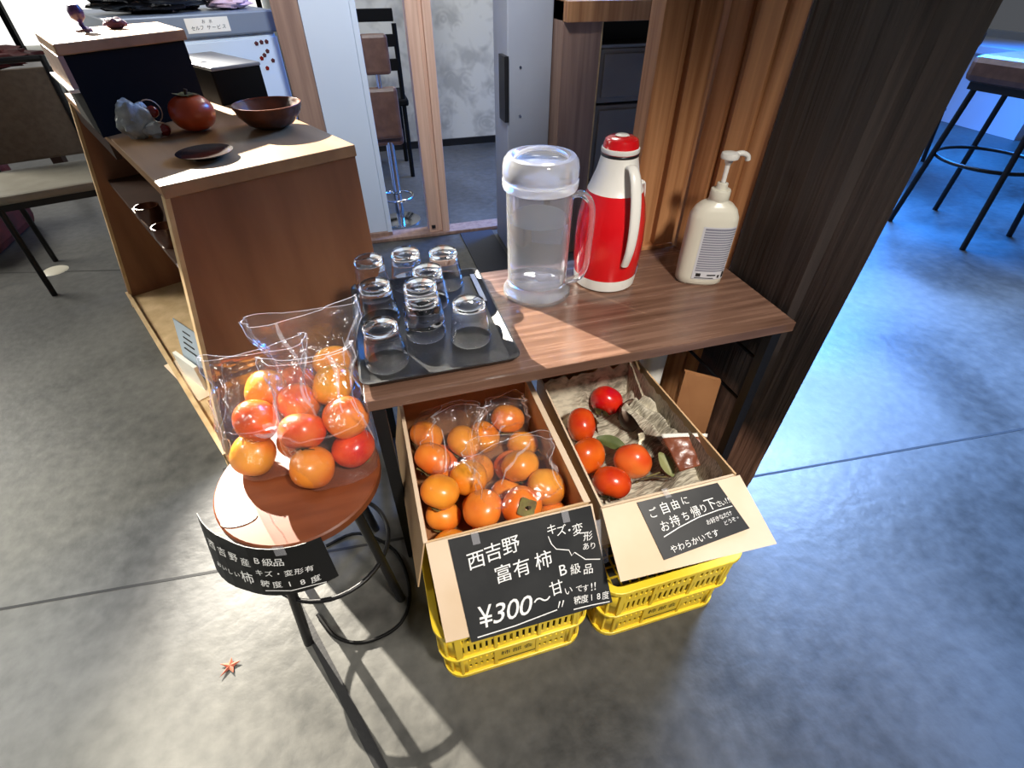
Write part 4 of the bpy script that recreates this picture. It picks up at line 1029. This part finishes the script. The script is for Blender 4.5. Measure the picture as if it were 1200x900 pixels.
for i, p in enumerate(res):
    if i < len(low): kaki(p, tilt(2.5), lowlab[i], 'orange persimmons in the price box', i, scale=1.02)
    else:
        r_ = tilt(2.0)
        if 'calyx' in upx[i - len(low)][2] and 'behind' not in upx[i - len(low)][2]: r_ = (.75, -.15, .3)
        kaki(p, r_, upx[i - len(low)][2], 'orange persimmons in the price box', i, scale=1.09)
box1_res = res
# box 2
r2 = [((710, 467), .262, 'glossy red persimmon farthest back in the newspaper box', 0), ((681, 500), .262, 'dark red persimmon against the left wall of the newspaper box', 0), ((689, 534), .268, 'bright orange-red persimmon second from the front on the left of the newspaper box', 0),
      ((741, 541), .268, 'yellow-orange mottled persimmon in the middle of the newspaper box', 1), ((717, 567), .262, 'big red persimmon nearest the front in the newspaper box', 0), ((738, 488), .258, 'dark overripe persimmon right of the farthest red one', 2)]
res = relax([at(*q, z) for q, z, _, _ in r2], [.0425] * 6, ((.328, .60), (.50, .89), CZ + .022), 60)
for i, p in enumerate(res):
    k_ = r2[i][3]
    kaki(p, (rnd.uniform(-.5, .5) + (2.2 if i in (0, 4, 2) else 1.9), rnd.uniform(-.6, .6), rnd.uniform(0, 6)), r2[i][2], 'ripe persimmons in the newspaper box', i, red=(k_ != 1), scale=1.14, mat=M['kaki_rot'] if k_ == 2 else None)

# ================================================================== ROUND STOOL
SZ = .40
sto = thing('round_stool', 'round wooden stool on black metal legs carrying the bagged persimmons', 'stool', (-.22, .69, 0))
MB().lathe([(0, SZ - .024), (.142, SZ - .024), (.15, SZ - .018), (.15, SZ - .003), (.147, SZ), (0, SZ)], n=64).build('seat', M['stool_top'], sto, smooth=40)
MB().lathe([(.115, SZ - .05), (.118, SZ - .05), (.118, SZ - .024), (.115, SZ - .024)], n=48).build('seat_apron', M['cab'], sto, smooth=40)
for k in range(4):
    a = pi / 4 + k * pi / 2 + .2
    MB().tube([(.10 * cos(a), .10 * sin(a), SZ - .025), (.15 * cos(a), .15 * sin(a), 0)], .010, 10).build('leg', M['metal'], sto, smooth=60)
MB().tube([(.128 * cos(2 * pi * k / 40), .128 * sin(2 * pi * k / 40), .16) for k in range(40)], .005, 8, closed=True).build('foot_ring', M['metal'], sto, smooth=60)
# hanging sign bent around the stool rim
def cyl(u, w_, h=0):
    a0, a1 = radians(194), radians(285); a = a0 + (a1 - a0) * u
    rad = .1545 + h + .016 * max(0, .35 - u) / .35
    return Vector((-.22 + rad * cos(a) + .012 * w_ * (u - .3), .69 + rad * sin(a) - (.022 + .02 * (1 - u)) * w_, SZ + .006 - (.118 - .025 * u) * w_))
t, ik = sign('hanging_price_card', 'bent black price card taped to the rim of the round stool', cyl, M['board_dark'], .25, .11, 13); ik.lift = .0026
ik.line('西吉野産', .17, .26, .46, .30, .020); ik.line('おいしい', .17, .62, .33, .66, .012); ik.ch('柿', .42, .64, .028)
ik.line('B級品', .56, .22, .70, .25, .019); ik.line('キズ・変形有', .54, .47, .86, .52, .015); ik.line('糖度18度', .55, .70, .87, .78, .017)
ik.stroke([(.53, .86), (.7, .89), (.92, .95)], .0018)
ik.m.build('lettering', M['chalk'], t, world=True)
MB().grid(lambda a, b: cyl(.70 + .07 * a, -.08 + .2 * b, .0060), 3, 3).build('tape', M['film2'], t, world=True)
tag(MB().lathe([(0, 0), (.030, 0), (.030, .0012), (0, .0012)], (-.318, .618, SZ + .0002), 24, sx=1.0, sy=.5).build('paper_slip', M['paper'], None), 'small white paper slip on the lit edge of the round stool', 'paper')

# bagged persimmons on the stool
S = [((302, 508), .478, 'L', 'pinkish red persimmon at the front of the left bag on the stool'), ((338, 490), .495, 'L', 'yellow-orange persimmon upper right in the left bag on the stool'), ((303, 478), .50, 'L', 'persimmon at the upper left of the left bag on the stool'),
     ((342, 527), .440, 'L', 'orange persimmon at the lower right of the left bag on the stool'), ((298, 538), .435, 'L', 'persimmon lowest at the left of the left bag on the stool'),
     ((385, 512), .485, 'R', 'round persimmon with a dark blossom spot at the front of the right bag'), ((386, 542), .436, 'R', 'persimmon lowest at the left of the right bag on the stool'), ((428, 533), .440, 'R', 'pinkish persimmon lowest at the right of the right bag on the stool'),
     ((420, 495), .500, 'R', 'orange persimmon at the right side of the right bag on the stool'), ((383, 474), .52, 'R', 'persimmon at the upper left of the right bag on the stool'),
     ((340, 450), .47, 'B', 'persimmon in the rear bag, showing between the two front bags'), ((390, 420), .50, 'B', 'persimmon topmost in the rear bag under the tray corner'), ((425,430), .46, 'B', 'persimmon in the rear bag beside the table leg')]
items = [at(*q, z) + Vector((.010, .030, 0)) for q, z, _, _ in S]
res = relax(items, [.0405] * len(S), ((-.385, -.072), (.60, .93), SZ), 40)
groups = {'L': 'persimmons in the left bag', 'R': 'persimmons in the right bag', 'B': 'persimmons in the rear bag'}
for i, p in enumerate(res):
    kaki(p, tilt(1.0) if i not in (5,) else (2.3, .2, 0), S[i][3], groups[S[i][2]], i, red=(i in (0, 7)), scale=1.09)
SP = res
def bag(name, label, c, w_, d_, hf, ht, rz, lean, seed, flare=1.15, fold_=0.0, group='clear bags of persimmons', nu=64, nv=44):
    t = thing(name, label, 'bag', c, rz, group)
    def fn(u, v):
        th = 2 * pi * u; q = 2 / 3.2
        cx = math.copysign(abs(cos(th)) ** q, cos(th)); cy = math.copysign(abs(sin(th)) ** q, sin(th))
        if v < .08: k = v / .08; a = w_ * (.15 + .80 * sqrt(k)); b = d_ * (.15 + .80 * sqrt(k)); z = .004 * k
        else:
            z = .004 + (ht - .004) * (v - .08) / .92
            if z < hf: a = w_ * (.95 + .05 * sin(pi * z / hf)); b = d_ * (.95 + .05 * sin(pi * z / hf))
            else:
                s_ = (z - hf) / (ht - hf); sm = s_ * s_ * (3 - 2 * s_)
                a = w_ * (1 + (flare - 1) * sm) - w_ * .18 * sin(pi * min(1, s_ * 1.4)); b = d_ * (1 - sm) + .006
        up_ = max(0, z - hf * .7) / ht
        amp = .0035 + .020 * up_
        nz_ = noise.noise(Vector((cx * 3.2, cy * 3.2 + seed * 3, z * 9))) * amp + noise.noise(Vector((cx * 9, cy * 9 + seed, z * 14))) * amp * .35
        rad = Vector((cx * a, cy * b, 0)); L = rad.length or 1; rad *= (1 + nz_ / max(L, .02))
        lx, ly, lz = lean; s2 = max(0, (z - hf * .8) / (ht - hf * .8)); s2 = s2 ** 1.6
        zz = z - lz * s2
        return Vector((rad.x + lx * s2, rad.y + ly * s2 + up_ * .03 * sin(u * 12 + seed), zz))
    MB().grid(fn, nu, nv, closed_u=True).build('film', M['film'], t, smooth=35)
    # crisp heat-sealed edge and crease lines
    for s_ in (0, .5):
        pts = [fn(s_ + .01 * noise.noise(Vector((j * .4, seed, 0))), .1 + .9 * j / 24) for j in range(25)]
        MB().tube(pts, .0007, 5).build('side_seam', M['film2'], t, smooth=60)
    rs = random.Random(seed * 13)
    for k in range(7):
        u0 = rs.uniform(.48, 1.02); va = rs.uniform(.35, .75); vb = min(1, va + rs.uniform(.18, .4)); du = rs.uniform(-.10, .10); hw = rs.uniform(.002, .008)
        def cf(a, b):
            p = fn(u0 + du * b + hw * (a - .5) * (1 + sin(b * 3)), va + (vb - va) * b); cx = fn(u0 + .5, va + (vb - va) * b); d_n = (p - cx); d_n.z = 0
            return p + d_n.normalized() * .0012
        MB().grid(cf, 3, 16).build('crease', M['film2'], t, smooth=60)
    MB().tube([fn(j / 40, 1.0) for j in range(40)], .0006, 5, closed=True).build('hem', M['film2'], t, smooth=60)
    return t
def cen(ix):
    c = Vector((0, 0, 0))
    for i in ix: c += SP[i]
    return c / len(ix)
c = cen([0, 1, 2, 3, 4]); bag('clear_bag', 'clear plastic bag of persimmons at the left of the round stool', (c.x, c.y, SZ + .001), .092, .092, .135, .225, .1, (.01, .02, .0), 1, flare=.95)
c = cen([5, 6, 7, 8, 9]); bag('clear_bag', 'clear plastic bag of persimmons at the right of the round stool, beside the tray', (c.x, c.y, SZ + .001), .080, .088, .145, .24, .05, (.0, .015, 0), 2, flare=.98)
c = cen([10, 11, 12]); bag('clear_bag', 'clear plastic bag of persimmons behind the two front bags on the stool', (c.x, min(c.y, .86), SZ + .001), .09, .05, .11, .24, .15, (0, .02, 0), 3)
c = sum((box1_res[len(low) + i] for i in (1, 2, 3, 4)), Vector()) / 4
bag('clear_bag', 'clear plastic bag of persimmons at the front of the price box', (c.x, c.y + .006, c.z - .045), .092, .062, .075, .155, -.05, (-.005, .07, .035), 4, flare=1.0)
c = sum((box1_res[len(low) + i] for i in (5, 6, 7)), Vector()) / 3
bag('clear_bag', 'clear plastic bag of persimmons at the rear left of the price box', (c.x + .015, c.y - .01, c.z - .045), .072, .095, .075, .155, .1, (.03, .02, .02), 5, flare=.8)
c = sum((box1_res[len(low) + i] for i in (8,)), Vector())
bag('clear_bag', 'small clear plastic bag at the rear right of the price box', (c.x - .012, c.y, c.z - .042), .06, .05, .07, .14, .0, (.0, -.01, .02), 6, flare=.8)

# ================================================================== ODDS AND ENDS
# brown cardboard sheet leaning beside the right box, white paper roll behind it
tag(MB().prism([(.69, .80, 0), (.802, .78, 0), (.806, .80, .30), (.71, .83, .33)], (.004, .012, 0)).build('cardboard_sheet', M['card_dark'], None), 'brown cardboard sheet standing between the right box and the dark pillar', 'cardboard')
t = thing('paper_roll', 'white paper bag standing behind the right rim of the newspaper box', 'paper bag', (.655, .90, 0))
def pr_(u, v):
    th = 2 * pi * u; r = .035 + .006 * noise.noise(Vector((cos(th) * 2, sin(th) * 2, v * 4))); return (r * cos(th), r * .8 * sin(th), .42 * v)
MB().grid(pr_, 30, 20, closed_u=True).build('paper_body', M['paper'], t, smooth=40)
# dry leaf on the floor
lf = MB(); c0 = at(270, 781, 0); pts = []
for k in range(10):
    a = 2 * pi * k / 10 + .2; r_ = .021 if k % 2 == 0 else .007; r_ *= (1 + .2 * sin(k * 2.3)); pts.append(Vector((c0.x + r_ * cos(a), c0.y + r_ * sin(a), .002 + .003 * (k % 2 == 0))))
cc = Vector((c0.x, c0.y, .006)); lf.add([cc] + pts, [(0, i + 1, (i + 1) % 10 + 1) for i in range(10)])
tag(lf.build('fallen_leaf', M['deadleaf'], None, solid=.0008), 'small reddish dry star-shaped leaf lying on the left floor', 'leaf')
# black cable loop under the stool
cb = [at(u, v, .006) for u, v in ((382, 640), (420, 625), (462, 645), (480, 690), (470, 730), (430, 752), (395, 747), (372, 720))]
def smooth_path(P, k=6):
    out = []
    for i in range(len(P) - 1):
        p0, p1, p2, p3 = P[max(i - 1, 0)], P[i], P[i + 1], P[min(i + 2, len(P) - 1)]
        for j in range(k):
            f = j / k; out.append(.5 * ((2 * p1) + (p2 - p0) * f + (2 * p0 - 5 * p1 + 4 * p2 - p3) * f * f + (3 * p1 - p0 - 3 * p2 + p3) * f ** 3))
    return out + [P[-1]]
tag(MB().tube(smooth_path(cb), .004, 8).build('power_cable', M['black'], None, smooth=60), 'black cable curving over the floor below the round stool', 'cable')
